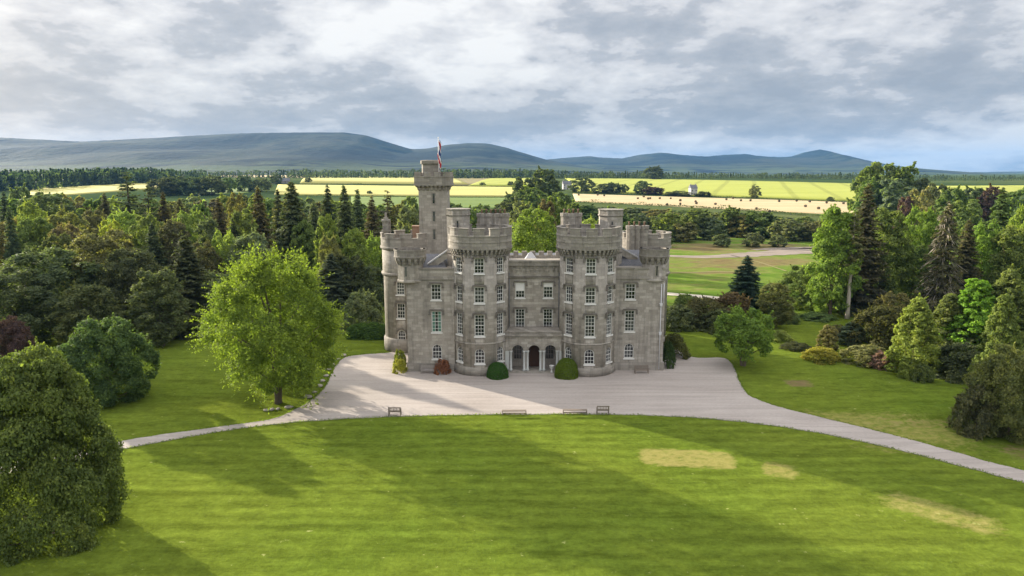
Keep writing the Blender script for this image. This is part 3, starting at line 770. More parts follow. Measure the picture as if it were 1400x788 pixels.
# great round towers behind the corners
def round_tower(cx, cy, r, wins):
    mb = MB(); mb.lathe([(r, 0), (r, 10.95), (r + .12, 11.1), (r + .12, 14.6)], 64)
    o = cpart('round_tower', mb, M['stone_round'], (cx, cy, 0))
    ct = MB()
    if wins:
        t = R(-10); x, y = cx + r * math.sin(t), cy - r * math.cos(t)
        window(ct, x, y, 8.3, t, 1.15, 1.75); window(ct, x, y, 4.95, t, 1.15, 2.1); window(ct, x, y, 1.45, t, 1.15, 1.85, True, 3, 4, True)
        cut(o, ct)
    mb = MB(); mb.lathe([(r + .2, 0), (r + .2, 1.75), (r + .02, 2.0)], 64); cpart('plinth', mb, M['parapet'], parent=o)
    mb = MB(); mb.lathe([(r + .13, 10.75), (r + .30, 11.02), (r + .30, 11.2), (r + .13, 11.25)], 64); mb.lathe([(r + .13, 14.4), (r + .36, 14.62), (r + .36, 14.85), (r + .2, 14.9)], 64); cpart('string_course', mb, M['parapet'], parent=o)
    mb = MB(); mb.ring(r - .25, r + .26, 14.85, 16.0, 64); mb.ring(r - .3, r + .32, 16.0, 16.12, 64); merlons(mb, r - .22, r + .26, 16.12, 16.62, 9, .62, off=R(-84)); cpart('parapet', mb, M['parapet'], parent=o)
    mb = MB(); mb.lathe([(r, 15.0), (r, 15.1)], 48); cpart('roof', mb, M['lead'], parent=o)
    return o
round_tower(-14.85, 98.0, 3.38, True)
round_tower(18.75, 98.0, 3.38, False)
mb = MB(); mb.box(-.42, .42, -.42, .42, 15.0, 18.3); mb.box(-.55, .55, -.55, .55, 18.3, 18.55); mb.box(-.55, .55, -.55, .55, 16.9, 17.1); mb.box(-.3, .3, -.3, .3, 18.55, 18.8); mb.box(-.14, .14, -.14, .14, 18.8, 19.5); mb.box(.42, .62, -.2, .2, 15.2, 18.4)
cpart('pinnacle', mb, M['parapet_flat'], (-17.55, 96.9, 0))

mb = MB(); mb.box(-14.2, 18.3, 93.6, 108, 0, 12.55)
rw_ = cpart('rear_wing', mb, M['stone'])
mb = MB()
mb.box(-12, 17, 99.2, 99.7, 12.55, 13.25)
for k in range(24): mb.box(-12 + k * 1.22, -12 + k * 1.22 + .72, 99.2, 99.7, 13.25, 13.85)
mb.build('parapet', M['parapet_flat'], rw_, (0, 0, 0))
def gable(name, x0, x1, y0, y1, z0, zr, mat, over=0):
    ym = (y0 + y1) / 2; mb = MB()
    mb.add([(x0, y0, z0), (x1, y0, z0), (x1, y1, z0), (x0, y1, z0), (x0 + over, ym, zr), (x1 - over, ym, zr)], [(0, 3, 2, 1), (0, 1, 5, 4), (2, 3, 4, 5), (1, 2, 5), (3, 0, 4)])
    return cpart(name, mb, mat)
gable('slate_roof', -12.4, -8.2, 86.3, 93.0, 12.9, 14.6, M['slate'], .9)
gable('slate_roof', 13.4, 18.2, 88.6, 94.6, 12.9, 14.9, M['slate'], .9)
gable('slate_roof', -9, 14, 100.2, 107.5, 12.5, 13.1, M['slate'], 2.0)
gable('skylight', 1.5, 3.6, 93.4, 95.2, 13.0, 14.3, M['palelead'], .9)
for (xa, za, xb, zb, y) in ((-10.6, 13.45, -8.2, 15.2, 87.3), (13.9, 15.5, 16.4, 14.0, 90.0)):
    mb = MB(); d = Vector((xb - xa, 0, zb - za)).normalized(); n_ = Vector((-d.z, 0, d.x))
    mb.prism([(xa, za - .9), (xb, zb - .9), (xb, zb), (xa, za)], -y - .4, -y, UP); cpart('raking_wall', mb, M['stone'])
    mb = MB(); mb.prism([(xa - .1, za + .004), (xb, zb + .004), (xb, zb + .2), (xa - .1, za + .2)], -y - .5, -y + .1, UP); cpart('raking_coping', mb, M['palelead'])

# tall square tower with its cap turret and flagpole
mb = MB(); h = 1.96; mb.box(-h, h, 0, 2 * h, 0, 23.2)
sq = cpart('square_tower', mb, M['stone'], (-10.84, 96.0, 0))
corbel_table('corbel_table', sq, M['parapet_flat'], square_path(h, h), 28, [(.03, 22.5), (.18, 22.7), (.22, 22.95), (.42, 23.05), (.50, 23.3)], .52)
mb = MB(); e = h + .58
def sq_ring(mb, e, t, z0, z1):
    mb.box(-e, e, h - e, h - e + t, z0, z1); mb.box(-e, e, h + e - t, h + e, z0, z1); mb.box(-e, -e + t, h - e + t, h + e - t, z0, z1); mb.box(e - t, e, h - e + t, h + e - t, z0, z1)
sq_ring(mb, e, .62, 23.25, 23.5); sq_ring(mb, e - .08, .42, 23.5, 24.35); sq_ring(mb, e, .55, 24.35, 24.5)
for k in range(4):
    p = -e + .1 + k * (2 * e - .2 - .8) / 3
    mb.box(p, p + .8, h - e + .05, h - e + .5, 24.5, 25.08); mb.box(p, p + .8, h + e - .5, h + e - .05, 24.5, 25.08)
    if 0 < k < 3:
        mb.box(-e + .05, -e + .5, p + h, p + h + .8, 24.5, 25.08); mb.box(e - .5, e - .05, p + h, p + h + .8, 24.5, 25.08)
cpart('parapet', mb, M['parapet_flat'], parent=sq)
mb = MB(); mb.box(-h - .05, h + .05, -.05, 2 * h + .05, 23.2, 23.3); cpart('roof', mb, M['lead'], parent=sq)
mb = MB(); mb.lathe([(1.32, 23.3), (1.32, 26.1), (1.5, 26.2), (1.5, 26.62), (1.2, 26.7)], 10, (-.45, 2.5), False); cpart('cap_turret', mb, M['parapet_flat'], parent=sq)
mb = MB(); mb.tube([(.78, .9, 23.3), (.78, .9, 29.6)], [.07, .045], 8); mb.lathe([(.04, 29.6), (.1, 29.68), (.04, 29.78)], 8, (.78, .9)); cpart('flagpole', mb, M['white'], parent=sq)
for z in (20.8, 18.35, 15.9): slit(sq, .1, 0, z, 1.35, .30)
mb = MB(); mb.box(-14.4, -12.5, 100.5, 101.6, 12, 17.2); mb.box(-14.5, -12.4, 100.4, 101.7, 17.2, 17.4); cpart('chimney_stack', mb, M['pot'])

# stair turrets and chimney stacks standing behind the drums
def turret(cx, cy, r, ztop):
    mb = MB(); mb.lathe([(r, 11.5), (r, ztop - .95)], 8, (0, 0), False, math.pi / 8)
    o = cpart('stair_turret', mb, M['stone_round'], (cx, cy, 0))
    mb = MB(); mb.lathe([(r, ztop - .95), (r + .14, ztop - .8), (r + .14, ztop - .68), (r + .05, ztop - .66), (r + .05, ztop - .12), (r + .14, ztop - .1), (r + .14, ztop)], 8, (0, 0), False, math.pi / 8); cpart('cornice', mb, M['parapet'], parent=o)
    mb = MB(); mb.lathe([(r + .02, 14.7), (r + .13, 14.85), (r + .13, 15.05), (r + .02, 15.1)], 8, (0, 0), False, math.pi / 8); cpart('string_course', mb, M['parapet'], parent=o)
    slit(o, 0, -r * math.cos(math.pi / 8), ztop - 2.5, 1.0, .22)
turret(-6.9, 89.6, 1.55, 20.45)
turret(12.75, 90.0, 1.58, 20.35)
def chimneys(cx, cy, parts, ztop, pots):
    mb = MB()
    for (dx, dy, r, n) in parts: mb.lathe([(r, 12.5), (r, ztop - .5), (r + .08, ztop - .42), (r + .08, ztop)], n, (dx, dy), False, math.pi / n)
    o = cpart('chimney_stack', mb, M['parapet'], (cx, cy, 0))
    for (px_, py_) in pots:
        mb = MB(); mb.lathe([(.13, ztop), (.10, ztop + .42), (.14, ztop + .46), (.14, ztop + .52)], 8, (px_, py_)); cpart('chimney_pot', mb, M['pot'], parent=o)
chimneys(-2.45, 91.2, [(-1.45, 0, .72, 8), (-.5, -.2, .78, 8), (.5, -.2, .78, 8), (1.4, 0, .72, 8)], 19.75, [(-1.5, 0), (-.9, 0), (-.3, 0), (.3, 0), (.9, 0), (1.5, 0)])
chimneys(7.7, 90.8, [(-.62, 0, .74, 10), (.1, -.3, .78, 10), (.68, 0, .72, 10)], 19.8, [(-.9, 0), (-.3, 0), (.3, 0), (.9, 0)])
chimneys(17.0, 94.5, [(-.85, 0, .62, 8), (.1, .1, .62, 8), (.95, 0, .62, 8)], 17.9, [(-1.1, 0), (-.4, 0), (.3, 0), (1.0, 0)])

# the furled flag
fm = NT('red_white_blue_bunting', 0.8, 0.2)
fs = fm.n('ShaderNodeSeparateXYZ'); fm.put(fs.inputs[0], fm.n('ShaderNodeTexCoord').outputs['Object'])
fz = fm.math('FRACT', fm.math('ADD', fm.math('MULTIPLY', fs.outputs[2], .42), fm.math('MULTIPLY', fm.math('ADD', fs.outputs[0], fm.math('MULTIPLY', fm.noise(fm.coord('Object'), 2.2, 3), .7)), 1.3)))
M['flag'] = fm.color(fm.ramp(fz, [(0.0, (.35, .02, .03)), (.25, (.35, .02, .03)), (.27, (.7, .68, .68)), (.40, (.7, .68, .68)), (.42, (.02, .03, .14)), (.72, (.02, .03, .14)), (.74, (.7, .68, .68)), (.84, (.7, .68, .68)), (.86, (.35, .02, .03))]))
P, Fq = [], []; ns, nr = 12, 26
for j in range(nr):
    t = j / (nr - 1); z = 3.9 * (1 - t)
    wd = .085 + .07 * math.sin(t * 3.0) + .03 * math.sin(t * 17)
    for k in range(ns):
        a = 2 * math.pi * k / ns
        rr_ = wd * (1 + .38 * math.sin(3 * a + t * 4) + .15 * math.sin(5 * a - t * 7))
        P.append((.14 + .08 * math.sin(t * 9) + rr_ * math.cos(a), .4 * rr_ * math.sin(a) - .02, z))
for j in range(nr - 1):
    for k in range(ns): Fq.append((j * ns + k, j * ns + (k + 1) % ns, (j + 1) * ns + (k + 1) % ns, (j + 1) * ns + k))
flag = link('flag', mesh_quads('flag', P, Fq, M['flag'], smooth=True), None, (-10.06, 96.88, 25.4))
tag(flag, 'furled red, white and blue flag hanging limp from the square tower flagpole', 'flag')

# ------------------------------------------------------------------ vegetation
def unit(v): return v / np.maximum(np.linalg.norm(v, axis=-1, keepdims=True), 1e-9)
def cards(c, nrm, size, rg, aspect=.62, along=None):      # one small folded diamond per leaf spray
    n = len(c)
    t = unit(rg.normal(size=(n, 3))) if along is None else along
    t = unit(t - nrm * (t * nrm).sum(1, keepdims=True)); b = np.cross(nrm, t)
    size = np.asarray(size).reshape(-1, 1) * np.ones((n, 1))
    L, W = size, size * aspect
    k = rg.uniform(-.25, .25, (n, 1))
    v = np.stack([c - t * L, c + b * W + nrm * W * .25 + t * L * k, c + t * L, c - b * W + nrm * W * .25 + t * L * k], 1)
    return v.reshape(-1, 3), np.arange(n * 4).reshape(n, 4)
PROF = {
    'dome': lambda t: np.where(t > .36, np.sqrt(np.maximum(1 - ((t - .36) / .66) ** 2, 0)), .70 + .30 * np.sin(np.clip(t / .36, 0, 1) * np.pi / 2)),
    'tall': lambda t: np.where(t > .45, np.sqrt(np.maximum(1 - ((t - .45) / .57) ** 2, 0)), .62 + .38 * np.sin(np.clip(t / .45, 0, 1) * np.pi / 2)),
    'mound': lambda t: np.sqrt(np.maximum(1 - (t / 1.02) ** 2.2, 0)),
    'cone': lambda t: np.maximum(1.02 - t ** 1.35, 0) ** .68 * (0.86 + .14 * np.sin(np.clip(t / .25, 0, 1) * np.pi / 2)),
    'column': lambda t: np.sqrt(np.maximum(1 - t ** 3.2, 0)),
    'fan': lambda t: np.where(t > .38, np.maximum(1 - ((t - .38) / .66) ** 1.9, 0) ** .75, .62 + .38 * np.clip(t / .38, 0, 1) ** .7),
}
def leafy(seed, H, Rx, base, prof, lobes, leaves, size, sprays=0, spray_len=1.4, trunk=True, lobe_r=(.26, .40), inner=.10, upb=.35, multi=1, barkm='bark', trunk_r=None, flat=1.0):
    """A broad-leaved crown: limbs end in clumps, clumps in sprays of leaves; leaves sit on the outside of the clumps with gaps between."""
    rg = np.random.default_rng(seed); f = PROF[prof]
    z0 = base * H; ch = H - z0
    tt = (np.arange(lobes) + rg.uniform(.1, .9, lobes)) / lobes
    tt = tt ** .92 * .94
    an = np.arange(lobes) * 2.39996 + rg.uniform(-.5, .5, lobes)
    pr = f(tt)
    lr = Rx * rg.uniform(lobe_r[0], lobe_r[1], lobes) * (.5 + .5 * pr)
    rad = np.maximum(pr * Rx - lr * rg.uniform(.75, 1.15, lobes), 0) * rg.uniform(.82, 1.08, lobes)
    LC = np.stack([rad * np.cos(an), rad * np.sin(an), z0 + tt * ch * (1 - lr / ch * .5) + lr * .1], 1)
    LC[:, 2] = np.minimum(LC[:, 2], H - lr * .8)
    C, N, S, CV = [], [], [], []
    per = max(int(leaves * (1 - inner) / lobes / 12), 4)
    axis_c = np.array([0, 0, z0 + ch * .35])
    for i in range(lobes):
        out = LC[i] - axis_c; out[2] += lr[i] * .6; out = out / max(np.linalg.norm(out), .01)
        d = unit(unit(rg.normal(size=(12, 3))) + out * .75 + np.array([0, 0, .15]))
        for k in range(12):
            sr = lr[i] * rg.uniform(.34, .56); sc = LC[i] + d[k] * lr[i] * rg.uniform(.55, .85) * np.array([1, 1, flat])
            m = int(per * rg.uniform(.6, 1.4)); e = unit(unit(rg.normal(size=(m, 3))) + d[k] * .55 + np.array([0, 0, .25]))
            p = sc + e * sr * (rg.uniform(.55, 1.12, (m, 1))) * np.array([1.08, 1.08, .8 * flat])
            nn = unit(e * .75 + np.array([0, 0, upb]) + rg.normal(size=(m, 3)) * .42)
            C.append(p); N.append(nn); CV.append(np.full(m, np.clip(rg.normal(.5, .22), 0, 1)))
    for k in range(sprays):
        i = rg.integers(lobes); out = LC[i] - axis_c; out = out / max(np.linalg.norm(out), .01)
        d = unit(out + rg.normal(size=3) * .45 + np.array([0, 0, .25])); m = int(18 * rg.uniform(.7, 1.4))
        s = rg.uniform(0, 1, (m, 1)); ln = spray_len * rg.uniform(.5, 1.2)
        p = LC[i] + d * lr[i] * .9 + d * s * ln + np.array([0, 0, -.25]) * (s * ln) ** 2 * .25 + rg.normal(size=(m, 3)) * .20 * (1.1 - s) * ln * .5
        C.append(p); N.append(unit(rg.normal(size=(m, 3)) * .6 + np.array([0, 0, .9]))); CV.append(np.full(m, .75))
    m = int(leaves * inner); q = unit(rg.normal(size=(m, 3))) * rg.uniform(0, .8, (m, 1)) ** .5
    tq = np.clip(.5 + q[:, 2] * .48, 0, 1); p = np.stack([q[:, 0] * Rx * f(tq) * .8, q[:, 1] * Rx * f(tq) * .8, z0 + tq * ch * .92], 1)
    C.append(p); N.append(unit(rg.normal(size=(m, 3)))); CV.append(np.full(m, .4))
    C = np.concatenate(C); N = np.concatenate(N); CV = np.concatenate(CV)
    C[:, 2] = np.maximum(C[:, 2], .06)
    Vv, Fq = cards(C, N, size * rg.uniform(.6, 1.35, len(C)), rg)
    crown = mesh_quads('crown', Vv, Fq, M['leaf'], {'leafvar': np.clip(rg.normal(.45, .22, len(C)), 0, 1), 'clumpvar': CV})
    tm = None
    if trunk:
        mb = MB(); r0 = trunk_r or .035 * H ** .9 * .62
        for s in range(multi):
            a = 2 * math.pi * s / max(multi, 1) + .6; sp = 0 if multi == 1 else .35
            b0 = Vector((math.cos(a) * sp * .4, math.sin(a) * sp * .4, -.15)); top = Vector((math.cos(a) * sp * H * .16, math.sin(a) * sp * H * .16, z0 + ch * .62))
            mid = b0.lerp(top, .45) + Vector((rg.normal() * .12, rg.normal() * .12, 0))
            rr = r0 / math.sqrt(multi)
            mb.tube([b0, b0.lerp(mid, .12), mid, top], [rr * 1.5, rr * 1.05, rr * .8, rr * .3], 10)
        pick = rg.choice(lobes, min(lobes, 16), replace=False)
        for i in pick:
            e = Vector(LC[i]); st = max(z0 * .62, min(e.z - ch * .25, z0 + ch * .45))
            s0 = Vector((0, 0, st)); k = s0.lerp(e, .5) + Vector((0, 0, -.06 * (e - s0).length))
            mb.tube([s0, k, e], [r0 * .42, r0 * .26, r0 * .08], 6)
        tm = mb.mesh('trunk', M[barkm])
    return crown, tm, H, 2 * Rx
def conifer(seed, H, Rx, base, whorls, per, ncard, size, droop=.25, power=.85, bare=None, gap=0.0, barkm='bark', density=1.0, limb_vis=False):
    """A spruce or fir: whorls of drooping boughs carrying flat sprays, shorter towards the leader."""
    rg = np.random.default_rng(seed); C, N, S, CV, AL = [], [], [], [], []
    mb = MB(); z0 = base * H; r0 = .021 * H
    mb.tube([(0, 0, -.2), (0, 0, H * .08), (0, 0, H * .5), (0, 0, H * .99)], [r0 * 1.3, r0, r0 * .62, .02], 9)
    for w in range(whorls):
        t = (w + rg.uniform(-.25, .25)) / whorls; t = min(max(t, 0), .985)
        z = z0 + (H - z0) * t
        Lw = Rx * ((1 - t) ** power * .97 + .03) * (1 if t > .08 else .82)
        for k in range(per):
            if rg.random() < gap: continue
            a = 2 * math.pi * (k + rg.uniform(-.35, .35)) / per + w * 1.9; L = Lw * rg.uniform(.62, 1.18)
            if L < .12: L = .12
            z = z0 + (H - z0) * t + rg.normal() * .55 * (H - z0) / whorls; d = np.array([math.cos(a), math.sin(a), 0]); sd_ = np.array([-math.sin(a), math.cos(a), 0])
            m = max(int(ncard * (L / Rx) ** 1.15 * density * rg.uniform(.75, 1.2)), 5)
            s = rg.uniform(.10, 1.0, m) ** .8
            wd = (.34 * L * (1 - s) ** .75 + .10) * rg.uniform(-1, 1, m)
            zz = z - droop * L * s ** 1.2 + .20 * L * s ** 3 - np.abs(wd) * .30 + rg.normal(0, .05 + .012 * L, m)
            p = d * (s * L)[:, None] + sd_ * wd[:, None]; p[:, 2] = zz
            C.append(p); N.append(unit(np.stack([rg.normal(0, .35, m), rg.normal(0, .35, m), np.ones(m)], 1) + d * .35))
            AL.append(unit(d * .7 + sd_ * np.sign(wd)[:, None] * .8 + np.array([0, 0, -.35]) + rg.normal(size=(m, 3)) * .25)); CV.append(np.full(m, np.clip(rg.normal(.5, .2), 0, 1)))
            if limb_vis or k % 2 == 0: mb.tube([(0, 0, z), tuple(d * L * .5 + np.array([0, 0, z - droop * L * .42])), tuple(d * L * .92 + np.array([0, 0, z - droop * L * .75]))], [.012 * L + .02, .008 * L + .015, .01], 4)
            if bare and rg.random() < bare:
                for q in range(3):
                    e = d * L * rg.uniform(.8, 1.15) + sd_ * rg.uniform(-.4, .4) * L
                    mb.tube([tuple(d * L * .3 + np.array([0, 0, z - droop * L * .2])), tuple(e + np.array([0, 0, z - L * rg.uniform(.4, .9)]))], [.06, .02], 4)
    C = np.concatenate(C); N = np.concatenate(N); CV = np.concatenate(CV); AL = np.concatenate(AL)
    C[:, 2] = np.maximum(C[:, 2], .1)
    Vv, Fq = cards(C, N, size * rg.uniform(.6, 1.3, len(C)), rg, .42, AL)
    return mesh_quads('crown', Vv, Fq, M['leaf'], {'leafvar': np.clip(rg.normal(.45, .2, len(C)), 0, 1), 'clumpvar': CV}), mb.mesh('trunk', M[barkm]), H, 2 * Rx

def clipped(seed, H, Rx, n, size):
    rg = np.random.default_rng(seed); e = unit(rg.normal(size=(n, 3))); e[:, 2] = np.abs(e[:, 2])
    k = (np.abs(e[:, :1]) ** 2.4 + np.abs(e[:, 1:2]) ** 2.4 + np.abs(e[:, 2:]) ** 2.4) ** (-1 / 2.4)
    p = e * k * rg.uniform(.93, 1.02, (n, 1)) * np.array([Rx * .93, Rx * .93, H])
    Vv, Fq = cards(p, unit(e + rg.normal(size=(n, 3)) * .45), size * rg.uniform(.6, 1.3, n), rg)
    return mesh_quads('crown', Vv, Fq, M['leaf'], {'leafvar': np.clip(rg.normal(.45, .2, n), 0, 1), 'clumpvar': np.clip(rg.normal(.5, .15, n), 0, 1)}), None, H, 2 * Rx
T = {}
def T_add(k, f, n, *a, **kw): T[k] = [f(100 * (len(T) + 1) + i, *a, **kw) for i in range(n)]
T_add('broad', leafy, 4, 16, 6.0, .10, 'dome', 36, 27000, .20, sprays=60, spray_len=1.3)
T_add('tall', leafy, 3, 18, 4.6, .08, 'tall', 38, 26000, .20, sprays=80, spray_len=1.4)
T_add('far', leafy, 3, 14, 5.5, .04, 'dome', 22, 5200, .46, sprays=20, inner=.08)
T_add('spruce', conifer, 3, 21, 4.2, .04, 46, 8, 95, .30, droop=.38, power=.74)
T_add('dense', conifer, 3, 18, 4.4, .02, 44, 10, 105, .29, droop=.42, power=.72)
T_add('layered', conifer, 2, 21, 4.6, .10, 22, 7, 130, .30, droop=.16, power=.62, gap=.2)
T_add('snag', conifer, 1, 17, 4.4, .06, 34, 8, 105, .28, droop=.50, power=.6, bare=.50, gap=.06, barkm='palebark', limb_vis=True)
T_add('pine', conifer, 1, 20, 2.6, .50, 13, 7, 90, .28, droop=.2, power=.5, barkm='palebark', limb_vis=True)
T_add('cypress', leafy, 3, 13, 3.6, .0, 'cone', 90, 30000, .15, lobe_r=(.17, .25), trunk=True, upb=.1, sprays=50, spray_len=.7)
T_add('column', leafy, 1, 5, 1.0, .0, 'column', 40, 7000, .10, lobe_r=(.2, .3), upb=.6, flat=1.5)
T_add('shrub', leafy, 3, 3.2, 2.6, .0, 'mound', 30, 8000, .12, lobe_r=(.24, .36), sprays=30, spray_len=.5)
T_add('bigshrub', leafy, 2, 6.0, 4.2, .0, 'mound', 36, 13000, .17, lobe_r=(.22, .34), sprays=60, spray_len=.9)
T_add('dome', clipped, 1, 2.0, 1.35, 11000, .06)
T_add('hugebush', leafy, 1, 13.4, 7.6, .0, 'mound', 72, 98000, .145, sprays=70, spray_len=.8, lobe_r=(.23, .33), inner=.16)
T_add('rhodo', leafy, 1, 8.6, 5.4, .02, 'dome', 50, 44000, .14, sprays=60, spray_len=.9, lobe_r=(.22, .32), inner=.06)
T_add('lime', leafy, 1, 15.6, 7.8, .19, 'fan', 58, 88000, .118, sprays=760, spray_len=2.3, multi=3, lobe_r=(.19, .31), inner=.05, trunk_r=.46)
T_add('young', leafy, 1, 6.4, 3.75, .28, 'dome', 30, 15000, .14, sprays=60, spray_len=.9, multi=2, lobe_r=(.22, .32), trunk_r=.24)
T_add('hedge', leafy, 1, 2.0, 2.0, .0, 'column', 40, 9000, .12, lobe_r=(.25, .35), trunk=False, sprays=10, spray_len=.3)

C_ = dict(dk=(.112, .142, .074), md=(.142, .195, .068), lt=(.225, .280, .080), ol=(.190, .192, .085), yg=(.28, .33, .07), con=(.096, .122, .074), conb=(.138, .132, .078), gg=(.155, .190, .110), pur=(.105, .066, .068), brn=(.27, .13, .09), pnk=(.25, .15, .13), br=(.185, .270, .062), gold=(.30, .30, .06))
TREE_N = 0
def plant(kind, px, top, y, wpx, col, name, label, cat, group=None, var=None, x=None, xy=None):
    """Stand a plant at its own place: px gives its direction, y its distance, top the height it reaches, wpx its spread."""
    global TREE_N
    TREE_N += 1; rr = random.Random(TREE_N * 7 + 1)
    if y < 0: y = G(px, -y).y
    q = V(px, top, y); zg = float(hgt(q.x, y)); h = q.z - zg; w = wpx * y / FPX * (1.5 if kind == 'spruce' else 1.28 if kind in ('dense', 'layered') else 1.1 if kind == 'snag' else 1.04)
    tm = T[kind][TREE_N % len(T[kind]) if var is None else var]
    root = empty(name, (q.x, y, zg), rr.uniform(0, 6.28))
    s = w / tm[3]; root.scale = (s * rr.uniform(.95, 1.05), s, h / tm[2])
    c = C_[col] if isinstance(col, str) else col
    k = rr.uniform(.88, 1.14); c = (c[0] * k * rr.uniform(.92, 1.1), c[1] * k, c[2] * k * rr.uniform(.9, 1.1))
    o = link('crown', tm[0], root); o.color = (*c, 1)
    if tm[1] is not None: link('trunk', tm[1], root)
    tag(root, label, cat, group)
    return root
WOOD = 'trees of the left wood'; RG = 'trees of the right garden'; FARG = 'trees beyond the meadow'

# ---- beside the lawn
plant('hugebush', 42, 482, 45.5, 188, (.135, .185, .062), 'evergreen_tree', 'huge rounded evergreen at the left of the front lawn, leafy to the ground', 'tree')
plant('rhodo', 141, 438, 74.5, 124, (.088, .130, .046), 'evergreen_tree', 'dark glossy round evergreen tree on the left lawn behind the huge bush', 'tree')
plant('lime', 369, 353, 73.3, 184, (.175, .265, .055), 'broadleaf_tree', 'spreading yellow-green tree with three stems beside the gravel, left of the castle', 'tree', var=0)
plant('rhodo', 8, 436, 88, 62, 'pur', 'copper_tree', 'purple copper-leaved tree at the left edge between huge bush and wood', 'tree')
plant('young', 1020, 425, 88.2, 82, (.140, .230, .050), 'broadleaf_tree', 'small round green tree with forked trunk on the lawn right of the castle', 'tree')

